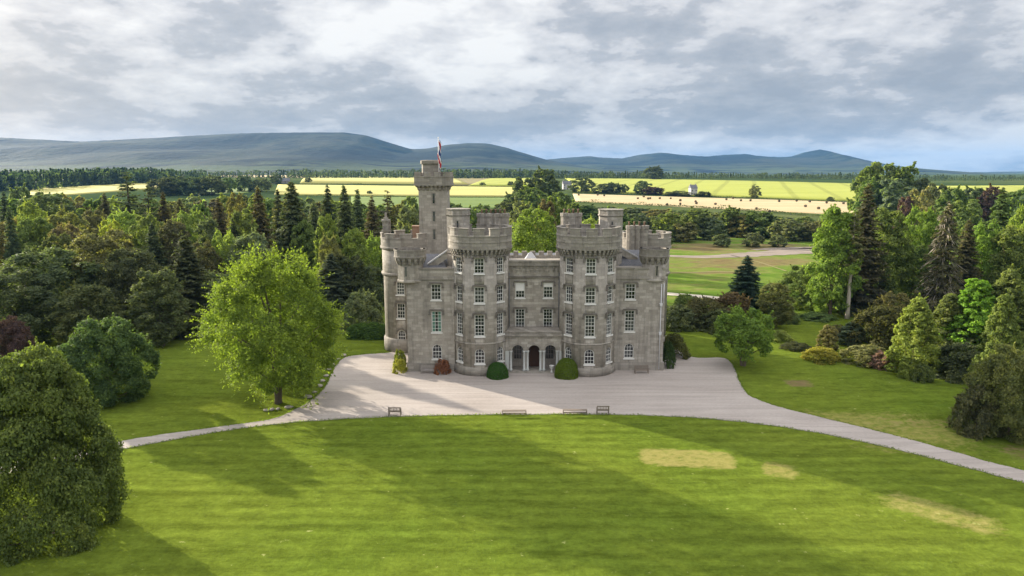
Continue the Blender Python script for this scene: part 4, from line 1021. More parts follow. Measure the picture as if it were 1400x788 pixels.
# ---- the left wood, front to back
W = [
 ('broad', 15, 366, 97, 110, 'dk', 'dark tree above the purple copper tree at left'),
 ('broad', 62, 338, 106, 128, 'dk', 'broad dark domed tree, front of the wood behind the huge bush'),
 ('broad', 138, 312, 116, 112, 'ol', 'large olive domed tree, sunlit along its top, above the dark round evergreen'),
 ('broad', 118, 388, 97, 90, 'dk', 'low shaded tree directly behind the dark round evergreen'),
 ('broad', 178, 338, 109, 84, 'dk', 'dark grey-green tree behind the right side of the dark round evergreen'),
 ('tall', 214, 366, 99, 70, 'dk', 'dark upright tree at the wood edge where shade meets the left lawn'),
 ('dense', 252, 322, 107, 78, 'con', 'dark shaggy conifer left of the yellow-green tree'),
 ('tall', 232, 396, 103, 46, 'conb', 'low brownish shrubby tree under the shaggy conifer by the lawn'),
 ('broad', 290, 372, 112, 80, 'dk', 'dark tree half hidden by the left side of the yellow-green tree'),
 ('broad', 2, 300, 150, 70, 'ol', 'olive tree at the left frame edge, middle of the wood'),
 ('dense', 11, 282, 140, 27, 'con', 'small dark pointed conifer near the left frame edge'),
 ('broad', 45, 296, 150, 62, 'md', 'green domed tree in the middle of the wood, right of the small pointed conifer'),
 ('broad', 86, 288, 156, 66, 'ol', 'olive tree with yellowish sunlit top, middle of the wood'),
 ('broad', 90, 306, 132, 58, 'conb', 'brownish dull tree between two olive domes in the wood'),
 ('broad', 128, 286, 165, 52, 'conb', 'rusty brown tree below the tall layered conifer'),
 ('broad', 170, 288, 152, 68, 'lt', 'light olive tree just below the tall layered conifer'),
 ('broad', 200, 292, 142, 56, 'md', 'green tree right of the light olive tree below the layered conifer'),
 ('dense', 207, 305, 130, 44, 'con', 'dark narrow conifer standing among the olive trees'),
 ('tall', 236, 300, 134, 48, 'conb', 'brown upright tree in mid wood, left of the pale green trees'),
 ('broad', 258, 288, 152, 56, 'lt', 'yellowish green tree in mid wood, under the distant dark copse'),
 ('tall', 283, 296, 142, 40, 'gg', 'grey-green upright tree between yellowish tree and brown conifer'),
 ('broad', 305, 316, 128, 46, 'lt', 'pale green rounded tree above the top left of the yellow-green lawn tree'),
 ('broad', 276, 330, 122, 52, 'conb', 'dull brown tree behind the left shoulder of the yellow-green lawn tree'),
 ('spruce', 245, 272, 185, 34, 'conb', 'brown-topped spruce, left one of two, below the distant copse'),
 ('spruce', 298, 270, 172, 32, 'conb', 'brown-topped spruce, right one of two, below the distant copse'),
 ('layered', 172, 233, 195, 52, 'con', 'tall dark conifer with separate layered boughs rising above the left wood'),
 ('layered', 201, 250, 200, 36, 'con', 'shorter dark layered conifer just right of the tallest one'),
 ('spruce', 222, 262, 200, 28, 'conb', 'thin brownish spruce right of the pair of layered conifers'),
 ('broad', 62, 262, 215, 74, 'gg', 'pale grey-green broad tree at the back of the wood below the far field'),
 ('far', 28, 256, 260, 40, 'gg', 'pale rounded tree beside the far left field'),
 ('far', 100, 268, 240, 50, 'ol', 'flat-topped olive tree on the back edge of the wood'),
 ('spruce', 142, 264, 220, 26, 'conb', 'small dark spruce left of the tall layered conifer'),
 ('spruce', 4, 262, 210, 24, 'con', 'dark spruce at the left frame edge, back of the wood'),
 ('far', 126, 272, 225, 44, 'md', 'mid green tree left of the tall layered conifer at the back'),
 ('tall', 330, 284, 150, 46, 'md', 'green upright tree left of the big brown-green conifer'),
 ('dense', 352, 256, 158, 46, 'conb', 'tall brown-green conifer, left of the largest dark spruce'),
 ('broad', 340, 318, 126, 64, 'gg', 'bluish grey-green rounded tree behind the top of the yellow-green lawn tree'),
 ('dense', 398, 247, 140, 62, 'con', 'largest dark spruce behind the yellow-green lawn tree'),
 ('spruce', 379, 258, 165, 30, 'con', 'slender dark spruce against the pale wheat, left of the largest spruce'),
 ('dense', 428, 276, 150, 40, 'gg', 'grey-green conifer right of the largest dark spruce'),
 ('spruce', 447, 253, 165, 34, 'con', 'pointed dark spruce against the wheat, midway between largest spruce and castle'),
 ('dense', 470, 254, 155, 46, 'con', 'full dark spruce with two tips against the wheat field'),
 ('spruce', 488, 258, 170, 34, 'gg', 'pale grey spruce right of the full dark spruce'),
 ('spruce', 508, 268, 165, 34, 'conb', 'short brownish spruce a little left of the castle round tower'),
 ('layered', 529, 262, 150, 50, 'conb', 'bristly brown-green spruce directly behind the castle left pinnacle'),
 ('tall', 445, 292, 132, 34, 'lt', 'narrow pale green tree with sunlit top among the spruces'),
 ('tall', 484, 310, 128, 40, 'lt', 'narrow light green tree nearer the castle, sunlit on the left'),
 ('broad', 450, 322, 124, 36, 'ol', 'small olive tree below the narrow pale green one'),
 ('broad', 510, 322, 132, 42, 'br', 'bright green tree touching the castle left edge'),
 ('dense', 452, 346, 121, 62, 'con', 'dark shaded conifer right of the yellow-green lawn tree'),
 ('tall', 478, 348, 124, 50, 'dk', 'dark upright tree between shaded conifer and castle'),
 ('broad', 508, 362, 124, 50, 'dk', 'dark brownish tree close behind the clipped hedge'),
 ('bigshrub', 494, 400, 109, 64, 'gg', 'grey-green rounded shrub above the clipped hedge beside the castle'),
 ('tall', 560, 280, 140, 44, 'gg', 'grey-green tree seen between the castle pinnacle and square tower'),
 ('tall', 415, 300, 138, 40, 'md', 'mid green tree in front of the largest dark spruce'),
 ('tall', 322, 262, 190, 30, 'ol', 'olive tree below the far barn'),
 ('tall', 78, 318, 124, 46, 'dk', 'dark tree between the two big domed trees of the wood'),
 ('broad', 40, 276, 180, 46, 'lt', 'bright green tree in the left part of the wood, middle distance'),
 ('broad', 150, 300, 134, 40, 'yg', 'small yellow-green tree lit by sun inside the wood'),
 ('far', 350, 272, 200, 36, 'md', 'green tree behind the brown-green conifer'),
 ('far', 270, 278, 190, 40, 'md', 'green tree between the two brown-topped spruces'),
 ('dense', 318, 300, 148, 32, 'con', 'dark conifer between pale green tree and brown-green conifer'),
]
for kind, px, top, y, w, col, lab in W:
    con = kind in ('dense', 'spruce', 'layered')
    plant(kind, px, top, y, w, col, 'conifer_tree' if con else ('shrub' if kind == 'bigshrub' else 'broadleaf_tree'), lab, 'shrub' if kind == 'bigshrub' else 'tree', WOOD if kind != 'bigshrub' else None)

# ---- right of the castle
W = [
 ('dense', 1022, 350, 124, 58, (.070, .110, .078), 'dark blue-green fir of neat cone shape in front of the meadow'),
 ('tall', 1062, 386, 111, 48, 'ol', 'brownish olive tree between the fir and the bright tall tree'),
 ('broad', 1098, 362, 127, 60, 'md', 'broad green tree behind the brownish olive one'),
 ('tall', 1146, 280, 120, 66, 'br', 'tall bright green tree, sunlit on its left, right of the meadow'),
 ('tall', 1214, 284, 126, 66, 'md', 'tall dark green tree right of the bright one, several stems'),
 ('spruce', 1188, 252, 123, 56, 'conb', 'tall brown-green spruce rising between the two tall broadleaf trees'),
 ('pine', 1170, 288, 118, 34, 'ol', 'tall pine with long bare pale trunk, right garden'),
 ('broad', 1262, 284, 140, 58, 'br', 'bright green tree behind the conifer with bare pale limbs'),
 ('tall', 1252, 332, 127, 50, 'md', 'green tree left of the conifer with bare pale limbs'),
 ('snag', 1298, 276, 114, 66, 'conb', 'grey-brown conifer with hanging bare pale limbs'),
 ('dense', 1326, 300, 122, 48, 'conb', 'dark brown conifer right of the one with bare pale limbs'),
 ('spruce', 1372, 258, 132, 54, 'md', 'green spruce near the right frame edge'),
 ('broad', 1348, 304, 124, 58, 'br', 'bright green tree right of the dark brown conifer'),
 ('tall', 1388, 308, 120, 56, 'md', 'green tree under the spruce near the right frame edge'),
 ('broad', 1410, 276, 125, 50, 'br', 'bright green tree cut off by the right frame edge'),
 ('cypress', 1258, 402, 84.5, 74, (.195, .255, .06), 'yellow-green cone-shaped cypress at the edge of the right lawn'),
 ('cypress', 1301, 398, 88, 76, (.155, .195, .065), 'duller olive cypress just right of the yellow-green cone'),
 ('cypress', 1340, 376, 86.5, 92, (.18, .30, .048), 'brightest green cypress, right lawn edge'),
 ('cypress', 1384, 362, 85, 84, (.155, .195, .065), 'tall olive cypress at the right frame edge'),
 ('cypress', 1376, 398, 78, 66, (.155, .195, .065), 'ragged olive cypress below the tall one at the right frame edge'),
 ('rhodo', 1392, 478, 64, 112, (.155, .185, .07), 'ragged olive yew beside the path at the right frame edge'),
 ('bigshrub', 1342, 528, 64.5, 66, (.12, .13, .075), 'dark low spreading yew shrub beside the path, right'),
 ('tall', 1230, 350, 133, 40, 'md', 'green tree behind the yellow-green cone cypress'),
]
for kind, px, top, y, w, col, lab in W:
    nm = {'cypress': 'cypress_tree', 'pine': 'pine_tree', 'spruce': 'conifer_tree', 'dense': 'conifer_tree', 'snag': 'conifer_tree', 'rhodo': 'yew_tree', 'bigshrub': 'yew_shrub'}.get(kind, 'broadleaf_tree')
    plant(kind, px, top, y, w, col, nm, lab, 'shrub' if kind == 'bigshrub' else 'tree', RG if kind != 'bigshrub' else None)
SH = [
 ('bigshrub', 925, 418, 111, 62, 'dk', 'dark spreading shrub immediately right of the castle'),
 ('bigshrub', 962, 408, 113, 66, (.115, .11, .055), 'brownish rhododendron right of the dark spreading shrub'),
 ('bigshrub', 1002, 402, 115, 60, (.125, .10, .06), 'russet rhododendron at the foot of the dark fir'),
 ('bigshrub', 985, 424, 109, 58, 'dk', 'dark shrub behind the small round tree, to its left'),
 ('shrub', 938, 404, 118, 40, 'md', 'small green bush beside the pale farm track'),
 ('shrub', 1090, 469, 97, 40, (.085, .10, .05), 'low dark bush left of the golden shrub'),
 ('shrub', 1124, 476, 91, 50, 'gold', 'golden yellow rounded shrub on the right lawn'),
 ('column', 1134, 444, 96, 30, 'ol', 'narrow upright golden-brown conifer behind the golden shrub'),
 ('column', 1166, 440, 99, 34, 'con', 'narrow dark upright conifer at the foot of the bare-trunked pine'),
 ('bigshrub', 1204, 420, 98, 76, (.095, .10, .045), 'big dark olive shrub left of the yellow-green cypress'),
 ('shrub', 1184, 474, 90, 70, (.16, .17, .08), 'pale brownish green shrub in front of the big dark olive one'),
 ('shrub', 1207, 482, 87.5, 42, 'pnk', 'pinkish flowering shrub beside the cone cypress'),
 ('shrub', 1244, 492, 82.5, 26, 'lt', 'small light green shrub at the base of the cone cypress'),
 ('bigshrub', 1316, 470, 83.5, 84, 'dk', 'dark shady shrub below the olive and bright cypresses'),
 ('bigshrub', 1118, 428, 118, 50, 'md', 'green shrub left of the bare-trunked pine'),
 ('bigshrub', 1248, 446, 100, 60, 'dk', 'dark shrub behind the yellow-green cone cypress'),
 ('bigshrub', 1072, 424, 116, 46, 'md', 'mid green bush below the broad green tree in the right garden'),
 ('bigshrub', 1150, 446, 104, 50, (.12, .125, .06), 'brownish olive bush behind the narrow upright conifers'),
 ('bigshrub', 1226, 402, 112, 60, 'ol', 'olive thicket behind the big dark olive shrub'),
 ('bigshrub', 1285, 432, 96, 60, 'conb', 'brownish bush under the grey-brown conifer'),
 ('shrub', 1066, 452, 102, 34, 'lt', 'small light green bush right of the round forked tree'),
 ('shrub', 1262, 498, 81.5, 30, 'md', 'small mid green bush at the foot of the two cypresses'),
 ('bigshrub', 1170, 412, 122, 44, 'dk', 'dark thicket below the tall bright green tree'),
]
for kind, px, top, y, w, col, lab in SH:
    plant(kind, px, top, y, w, col, 'shrub' if kind != 'column' else 'columnar_conifer', lab, 'shrub' if kind != 'column' else 'conifer')

# ---- against the castle
def bush(kind, x, y, h, w, col, name, label, cat='shrub', sy=1.0):
    tm = T[kind][0]; root = empty(name, (x, y, .02), random.uniform(0, 6)); root.scale = (w / tm[3], w / tm[3] * sy, h / tm[2])
    o = link('crown', tm[0], root); o.color = (*(C_[col] if isinstance(col, str) else col), 1)
    if tm[1] is not None: link('trunk', tm[1], root)
    return tag(root, label, cat)
bush('dome', -1.78, 83.0, 1.85, 2.75, (.060, .135, .030), 'topiary_dome', 'dark green clipped dome left of the porch', 'topiary')
bush('dome', 6.75, 83.2, 2.3, 3.1, (.12, .175, .025), 'topiary_dome', 'larger yellow-green clipped dome right of the porch', 'topiary')
bush('shrub', -14.2, 85.2, 1.7, 1.9, 'gold', 'shrub', 'low yellowish bush at the left foot of the castle corner')
bush('shrub', -14.5, 86.9, 2.5, 1.8, (.17, .20, .045), 'shrub', 'taller yellow-green bush behind the low one at the castle left corner')
bush('shrub', -8.7, 84.7, 1.8, 2.1, 'brn', 'shrub', 'rust red flowering shrub against the castle wall left of the drum')
bush('shrub', 20.3, 87.6, 3.4, 1.9, (.06, .10, .04), 'climbing_shrub', 'dark climbing shrub against the castle right corner')
bush('shrub', 22.2, 92.8, 3.2, 4.0, (.13, .14, .055), 'shrub', 'brownish green bush in the corner right of the castle')
hroot = empty('hedge', (-21.6, 103.2, 0)); hc = link('foliage', T['hedge'][0][0], hroot); hroot.scale = (1.9, .55, 1.15); hc.color = (.075, .135, .036, 1)
tag(hroot, 'clipped dark green hedge between the wood and the castle left tower', 'hedge')

# ---- middle distance and the farmland
ORD = 'first second third fourth fifth sixth seventh eighth ninth tenth eleventh twelfth thirteenth fourteenth fifteenth sixteenth seventeenth eighteenth nineteenth twentieth'.split()
rr = random.Random(12)
strip = [(858, 300, 34), (872, 291, 34), (893, 296, 36), (915, 290, 40), (935, 303, 34), (952, 286, 46), (972, 296, 34), (990, 290, 40), (1000, 284, 32), (1018, 294, 40), (1036, 288, 46), (1058, 297, 44), (1078, 300, 44), (1096, 296, 40), (1116, 302, 44), (1132, 300, 38), (905, 316, 26), (988, 320, 22), (1030, 318, 26), (1065, 322, 22)]
looks = ['dark', 'grey-green', 'pale willow-like', 'mid green', 'dull olive']
for i, (px, top, w) in enumerate(strip):
    low = top > 312; y = 236 if low else rr.uniform(252, 285)
    col = ['md', 'gg', 'gg', 'md', 'ol'][i % 5]
    ordn = ORD[i] if not low else ORD[i - 16]
    plant('far', px, top, y, w * 1.12, (.13, .155, .08) if low else col, 'broadleaf_tree', ('%s of four low willow-like bushes in front of the strip behind the meadow' % ordn) if low else ('%s tree from the left in the strip of wood behind the meadow' % ordn), 'tree', FARG)
SCR = [(800, 281, 40), (826, 283, 44), (852, 284, 40), (878, 285, 40), (902, 286, 44), (928, 287, 40), (950, 288, 36), (975, 289, 40), (1002, 290, 40), (1030, 292, 44), (1058, 296, 40), (1084, 298, 40), (1110, 301, 40), (1140, 302, 44)]
for i, (px, top, w) in enumerate(SCR):
    plant('far', px, top, rr.uniform(330, 390), w * 1.25, ['md', 'gg', 'gg', 'dk', 'ol'][i % 5], 'broadleaf_tree', '%s bush from the left in the scrub below the stubble field' % ORD[i], 'bush', 'scrub below the stubble field')
FIL = [(10, 272, 250), (40, 270, 270), (75, 274, 245), (108, 276, 235), (150, 272, 255), (185, 274, 240), (216, 272, 260), (238, 276, 245), (262, 268, 290), (286, 272, 270), (312, 268, 300), (340, 266, 290), (366, 270, 260), (392, 272, 250), (416, 270, 265), (440, 274, 240), (464, 276, 235), (490, 278, 225), (512, 280, 215), (540, 280, 220)]
for i, (px, top, y) in enumerate(FIL):
    plant('far', px, top, y, 48, ['md', 'ol', 'gg', 'conb', 'lt', 'dk'][i % 6], 'broadleaf_tree', '%s tree from the left in the back row of the left wood' % ORD[i], 'tree', WOOD)
W = [
 ('broad', 731, 284, 135, 74, 'br', 'bright green tree behind the castle, seen between the two drum towers'),
 ('far', 760, 268, 180, 40, 'md', 'green tree behind the bright one, left of the right drum chimneys'),
 ('far', 714, 276, 200, 44, 'gg', 'grey-green tree behind the left drum chimneys'),
 ('tall', 747, 272, 165, 30, 'conb', 'brownish narrow tree above the bright green tree behind the castle'),
 ('broad', 815, 296, 140, 60, 'lt', 'yellowish tree seen between the right drum chimney and stair turret'),
 ('far', 640, 286, 200, 40, 'md', 'green tree seen between the left stair turret and drum chimneys'),
 ('far', 700, 290, 230, 40, 'dk', 'dark tree at the foot of the farm copse'),
 ('far', 715, 242, 380, 36, 'dk', 'dark tree at the left of the farm copse behind the castle'),
 ('far', 742, 232, 400, 44, 'dk', 'tallest dark tree of the farm copse behind the castle'),
 ('far', 728, 256, 350, 50, 'md', 'green tree in the middle of the farm copse behind the castle'),
 ('far', 766, 262, 340, 34, 'md', 'green tree at the right of the farm copse behind the castle'),
 ('far', 700, 266, 330, 34, 'dk', 'low dark tree at the left foot of the farm copse'),
 ('far', 795, 243, -263, 32, 'dk', 'round tree right of the pale farmhouse'),
 ('far', 823, 251, -264.5, 26, 'gg', 'left tree of the row along the barley field'),
 ('far', 838, 250, -264.5, 22, 'dk', 'second tree of the row along the barley field'),
 ('far', 851, 252, -264.5, 16, 'dk', 'small last tree of the row along the barley field'),
 ('far', 880, 247, -265.5, 22, 'gg', 'lone tree left of the white house'),
 ('far', 894, 256, -266.5, 30, 'pur', 'dark purple-brown tree beside the lone tree left of the white house'),
 ('far', 930, 261, -268.5, 26, 'dk', 'dark bush-like tree just left of the white house'),
 ('far', 918, 262, -268, 18, 'ol', 'small olive tree left of the white house'),
 ('far', 962, 262, -269, 20, 'dk', 'dark tree just right of the white house'),
 ('far', 1033, 254, -271, 15, 'ol', 'lone olive tree on the hedge below the barley field'),
 ('far', 1136, 269, -276, 9, 'dk', 'tiny lone tree on the hedge near the right of the barley field'),
 ('far', 895, 228, 1060, 26, 'dk', 'big round tree on the skyline above the barley field'),
 ('far', 1188, 226, 330, 36, 'md', 'left tree of the great green clump that breaks the skyline'),
 ('far', 1205, 221, 350, 50, 'md', 'highest tree of the great green clump that breaks the skyline'),
 ('far', 1236, 228, 345, 52, 'md', 'right tree of the great green clump that breaks the skyline'),
 ('far', 1222, 243, 315, 58, 'gg', 'front tree of the great green clump that breaks the skyline'),
 ('far', 1258, 243, 340, 38, 'dk', 'dark shoulder tree right of the great green clump'),
 ('far', 1194, 248, 320, 40, 'md', 'low front tree at the left foot of the great green clump'),
 ('far', 1258, 258, 260, 40, 'ol', 'olive tree below the great green clump'),
 ('far', 1282, 250, 290, 36, 'dk', 'dark tree at the left of the row right of the great clump'),
 ('far', 1305, 258, 270, 42, 'md', 'green tree in the row right of the great clump'),
 ('far', 1334, 256, 290, 44, 'dk', 'dark wide tree in the row right of the great clump'),
 ('far', 1322, 272, 230, 46, 'md', 'nearer rounded green tree above the brown conifer'),
 ('far', 1358, 256, 280, 36, 'pur', 'purplish dark tree in the row near the right frame edge'),
 ('far', 1395, 258, 270, 44, 'md', 'green tree at the right end of the distant row'),
 ('far', 1240, 268, 250, 22, 'pur', 'small dark purple tree in front of the stubble field end'),
 ('far', 220, 244, -268, 36, 'dk', 'dark tree at the left of the distant copse above the wood'),
 ('far', 240, 241, -267, 34, 'dk', 'second tree of the distant copse above the wood'),
 ('far', 262, 242, -267, 34, 'dk', 'middle tree of the distant copse above the wood'),
 ('far', 288, 241, -267, 36, 'dk', 'fourth tree of the distant copse above the wood'),
 ('far', 310, 243, -264, 20, 'md', 'small green tree at the right of the distant copse'),
 ('far', 333, 240, -262, 24, 'dk', 'dark tree beside the distant pasture patch'),
 ('far', 356, 244, -262, 26, 'gg', 'grey-green tree left of the far barn'),
 ('far', 377, 238, -252, 15, 'dk', 'dark round tree in front of the far barn'),
 ('far', 421, 243, -250, 9, 'dk', 'single small tree standing in the pale wheat'),
 ('far', 505, 261, -266, 7, 'dk', 'tiny tree on the hedge across the wheat'),
 ('far', 660, 249.5, -254, 8, 'dk', 'tiny tree on the hedge right of the square tower'),
 ('far', 698, 248, -254.5, 8, 'dk', 'tiny tree at the right end of the hedge right of the square tower'),
 ('far', 620, 278, 330, 30, 'md', 'green tree just right of the square tower, below the wheat'),
 ('far', 660, 280, 320, 36, 'md', 'green tree above the left drum chimneys, below the wheat'),
 ('far', 690, 276, 320, 34, 'dk', 'dark tree right of the left drum chimneys, below the wheat'),
 ('far', 780, 278, 260, 40, 'md', 'green tree above the right drum chimney stack'),
 ('far', 838, 284, 260, 40, 'md', 'green tree above the right stair turret'),
 ('far', 560, 268, 270, 26, 'md', 'green tree left of the square tower, at the foot of the pasture'),
]
for kind, px, top, y, w, col, lab in W: plant(kind, px, top, y, w * 1.1, col, 'broadleaf_tree', lab, 'tree', FARG if kind == 'far' else None)

# hedges dividing the fields
def hedge(pts, hgt_, label, wd=1.6, grp='field hedges', jitter=.45):
    c = curve(pts, 8); rg = np.random.default_rng(len(label) + int(pts[0][0])); C, N = [], []
    base = c[0].copy()
    for i in range(len(c) - 1):
        n = int((c[i + 1] - c[i]).length * 9) + 2; s = rg.uniform(0, 1, n)
        hh = hgt_ * (0.55 + .45 * rg.random() ** .6 + (.9 if rg.random() < .12 else 0))
        p = np.array(c[i]) + (np.array(c[i + 1]) - np.array(c[i])) * s[:, None] + rg.normal(size=(n, 3)) * wd * .5 * np.array([1, 1, 0])
        p[:, 2] = hgt(p[:, 0], p[:, 1]) + rg.uniform(.1, 1, n) ** .7 * hh
        C.append(p - np.array(base)); N.append(unit(rg.normal(size=(n, 3)) + np.array([0, 0, .6])))
    C = np.concatenate(C); N = np.concatenate(N)
    Vv, Fq = cards(C, N, .38 * rg.uniform(.6, 1.4, len(C)), rg)
    o = link('hedge', mesh_quads('hedge', Vv, Fq, M['leaf'], {'leafvar': rg.random(len(C)), 'clumpvar': rg.random(len(C)) * .6 + .2}), None, base)
    o.color = (.06, .078, .036, 1); tag(o, label, 'hedge', grp)
hedge([(785, 264.3), (880, 266.3), (960, 269), (1050, 272.5), (1150, 277), (1262, 280)], 0.8, 'dark hedge between the barley and the stubble field')
hedge([(376, 252), (480, 252.4), (600, 254.5), (722, 256)], 0.9, 'thin dark hedge across the middle of the wheat')
hedge([(376, 268), (480, 269), (600, 270.5), (716, 270.5)], 1.0, 'dark hedge below the wheat, behind the square tower')
hedge([(1032, 252.5), (1027, 260), (1015, 271)], 0.5, 'thin slanting hedge through the barley field')
hedge([(790, 277.5), (880, 281), (950, 284), (1050, 291), (1140, 299), (1200, 303)], 1.6, 'ragged hedge below the stubble field', 2.0)
hedge([(876, 253), (862, 258), (852, 264)], 0.5, 'short slanting hedge at the left of the barley')

# hay bales lying on the stubble
def bale_mesh():
    mb = MB(); pr = [(.70, -.6), (.75, -.56), (.77, -.2), (.75, .2), (.75, .56), (.70, .6)]
    mb.lathe(pr, 18)
    mb.v = [(z, x, y + .75) for x, y, z in mb.v]
    return mb.mesh('straw_bale', M['straw'])
bm_ = bale_mesh(); bale0 = None
for i, (px, py) in enumerate([(791, 268), (817, 268), (826, 269), (872, 273), (886, 273.5), (889, 273), (902, 273), (917, 273), (930, 276), (930, 281), (951, 277.5), (952, 280), (993, 274.5), (1013, 276), (1026, 276), (1065, 277), (1089, 276.5), (1107, 277.5), (1130, 279), (1101, 284), (1119, 287), (1034, 287.5), (1052, 291.5), (1153, 280), (978, 281), (912, 282), (1002, 272.8), (880, 270.5), (1132, 291), (1215, 288)]):
    p = G(px, py); rz = rr.uniform(0, 3.14)
    if bale0 is None: o = bale0 = link('straw_bale', bm_)
    else: o = bale0.copy(); COL.objects.link(o)
    o.location = p + Vector((0, 0, .3)); o.rotation_euler = (0, 0, rz); s = rr.uniform(1.0, 1.2); o.scale = (s, s, s)
    tag(o, 'small dark round straw bale lying on the stubble field', 'straw bale', 'round straw bales on the stubble field')

# far woods that read as one mass
def wood(name, label, rows, seed, col, conf=.5, size=1.5):
    rg = np.random.default_rng(seed); C, N, S, CV = [], [], [], []
    for pts, y, hm, step in rows:
        px = [p[0] for p in pts]; tp = [p[1] for p in pts]
        x = px[0]
        while x < px[-1]:
            yb = y if not isinstance(y, list) else G(x, np.interp(x, [p[0] for p in y], [p[1] for p in y])).y
            yy = yb * rg.uniform(.98, 1.04); top = np.interp(x, px, tp) + rg.normal(0, hm)
            q = V(x, top, yy); zg = float(hgt(q.x, yy)); h = max(q.z - zg, 2.5) * 1.0
            if rg.random() < conf: w = h * rg.uniform(.16, .24); n = 60; t = rg.random(n) ** .8; r = w * (1 - t) * rg.uniform(.5, 1.1, n)
            else: w = h * rg.uniform(.32, .5); n = 75; t = rg.random(n); r = w * np.sqrt(np.maximum(1 - ((t - .45) / .6) ** 2, .02)) * rg.uniform(.6, 1.05, n)
            a = rg.uniform(0, 6.283, n)
            p = np.stack([q.x + r * np.cos(a), yy + r * np.sin(a), zg + t * h], 1); C.append(p)
            N.append(unit(np.stack([np.cos(a), np.sin(a), np.full(n, .7)], 1) + rg.normal(size=(n, 3)) * .5)); S.append(np.full(n, size * h / 14)); CV.append(np.full(n, np.clip(rg.normal(.5, .28), 0, 1)))
            x += step * rg.uniform(.6, 1.4)
    C = np.concatenate(C); N = np.concatenate(N); S = np.concatenate(S); CV = np.concatenate(CV)
    Vv, Fq = cards(C, N, S * rg.uniform(.6, 1.3, len(C)), rg, .8)
    o = link(name, mesh_quads(name, Vv, Fq, M['leaf'], {'leafvar': rg.random(len(C)), 'clumpvar': CV})); o.color = (*col, 1)
    return tag(o, label, 'woodland', None, 'stuff')
wood('far_wood', 'dark plantation of conifers on the far left below the hills', [([(-60, 234), (40, 234), (130, 231), (200, 230), (250, 234), (290, 238)], [(-60, 251), (300, 245)], 1.0, 2.6), ([(-60, 236), (60, 236), (150, 232), (240, 236), (280, 240)], [(-60, 257), (100, 253), (290, 247)], 1.0, 2.8), ([(-60, 239), (60, 239), (150, 236), (230, 239)], [(-60, 263), (40, 260), (120, 254), (240, 249)], 1.0, 2.8)], 5, (.05, .075, .046), .75)
wood('far_wood', 'distant dark tree belt behind the wheat fields, centre left', [([(215, 233), (300, 235), (420, 233), (520, 234), (620, 232), (700, 233)], 1350, 1.0, 3.0), ([(395, 236), (500, 237), (600, 237), (700, 236)], 1230, 1.2, 3.4), ([(612, 234), (700, 233.5), (760, 236)], 1180, 1.0, 3.0)], 6, (.055, .078, .044), .4)
wood('far_wood', 'distant dark tree belt behind the barley field, centre right', [([(700, 232), (800, 235), (900, 236.5), (1000, 237), (1100, 238), (1180, 238)], 1220, 1.1, 2.6), ([(760, 237), (850, 238), (950, 240), (1060, 241), (1180, 240)], 1130, 1.2, 2.8), ([(1040, 241), (1120, 242), (1190, 242)], 1080, 1.5, 3.0)], 7, (.058, .08, .044), .45)
wood('far_wood', 'dark tree belt above the barley strip on the far right', [([(1190, 240), (1300, 240), (1400, 241), (1470, 240)], 1100, 1.0, 2.6), ([(1240, 245), (1300, 246), (1400, 246), (1470, 245)], 1000, 1.3, 3.0)], 8, (.058, .078, .046), .45)

# farm buildings
def house(name, label, px, py, w, d, h, rh, wall, roofm, cat, wins=()):
    p = G(px, py); root = empty(name, p, .15)
    mb = MB(); mb.box(-w / 2, w / 2, -d / 2, d / 2, -.5, h); mb.build('wall', wall, root)
    mb = MB(); e = .3
    mb.add([(-w / 2 - e, -d / 2 - e, h), (w / 2 + e, -d / 2 - e, h), (w / 2 + e, d / 2 + e, h), (-w / 2 - e, d / 2 + e, h), (-w / 2 - e, 0, h + rh), (w / 2 + e, 0, h + rh)], [(0, 3, 2, 1), (0, 1, 5, 4), (2, 3, 4, 5), (1, 2, 5), (3, 0, 4)])
    r = mb.build('roof', roofm, root)
    mb = MB(); mb.box(-w / 2 + .3, -w / 2 + 1.1, -.5, .5, h + .3, h + rh + .9); mb.box(w / 2 - 1.1, w / 2 - .3, -.5, .5, h + .3, h + rh + .9); mb.build('chimney', M['greywall'], r)
    for (wx, wz) in wins:
        mb = MB(); mb.box(wx - .45, wx + .45, -d / 2 - .04, -d / 2 + .1, wz, wz + 1.2); mb.build('window', M['glass'], root)
    mb = MB(); mb.box(-.5, .5, -d / 2 - .05, -d / 2 + .1, 0, 2.1); mb.build('door', M['door'], root)
    return tag(root, label, cat)
house('farmhouse', 'small white house among dark trees at the edge of the stubble', 947, 267.5, 6, 6, 6.5, 3.0, M['harl'], M['slate'], 'house', ((-1.8, 1), (1.8, 1), (-1.8, 3.8), (1.8, 3.8)))
house('farmhouse', 'pale farmhouse half hidden by the copse behind the castle', 775, 259, 9, 6, 5.5, 3.2, M['harl'], M['slate'], 'house', ((-3, 1), (3, 1), (-3, 3.4), (3, 3.4)))
house('barn', 'long grey-roofed barn beside the pale wheat, far left', 384, 251, 22, 8, 3.2, 3.4, M['greywall'], M['slate'], 'barn', ((-6, 1), (6, 1)))

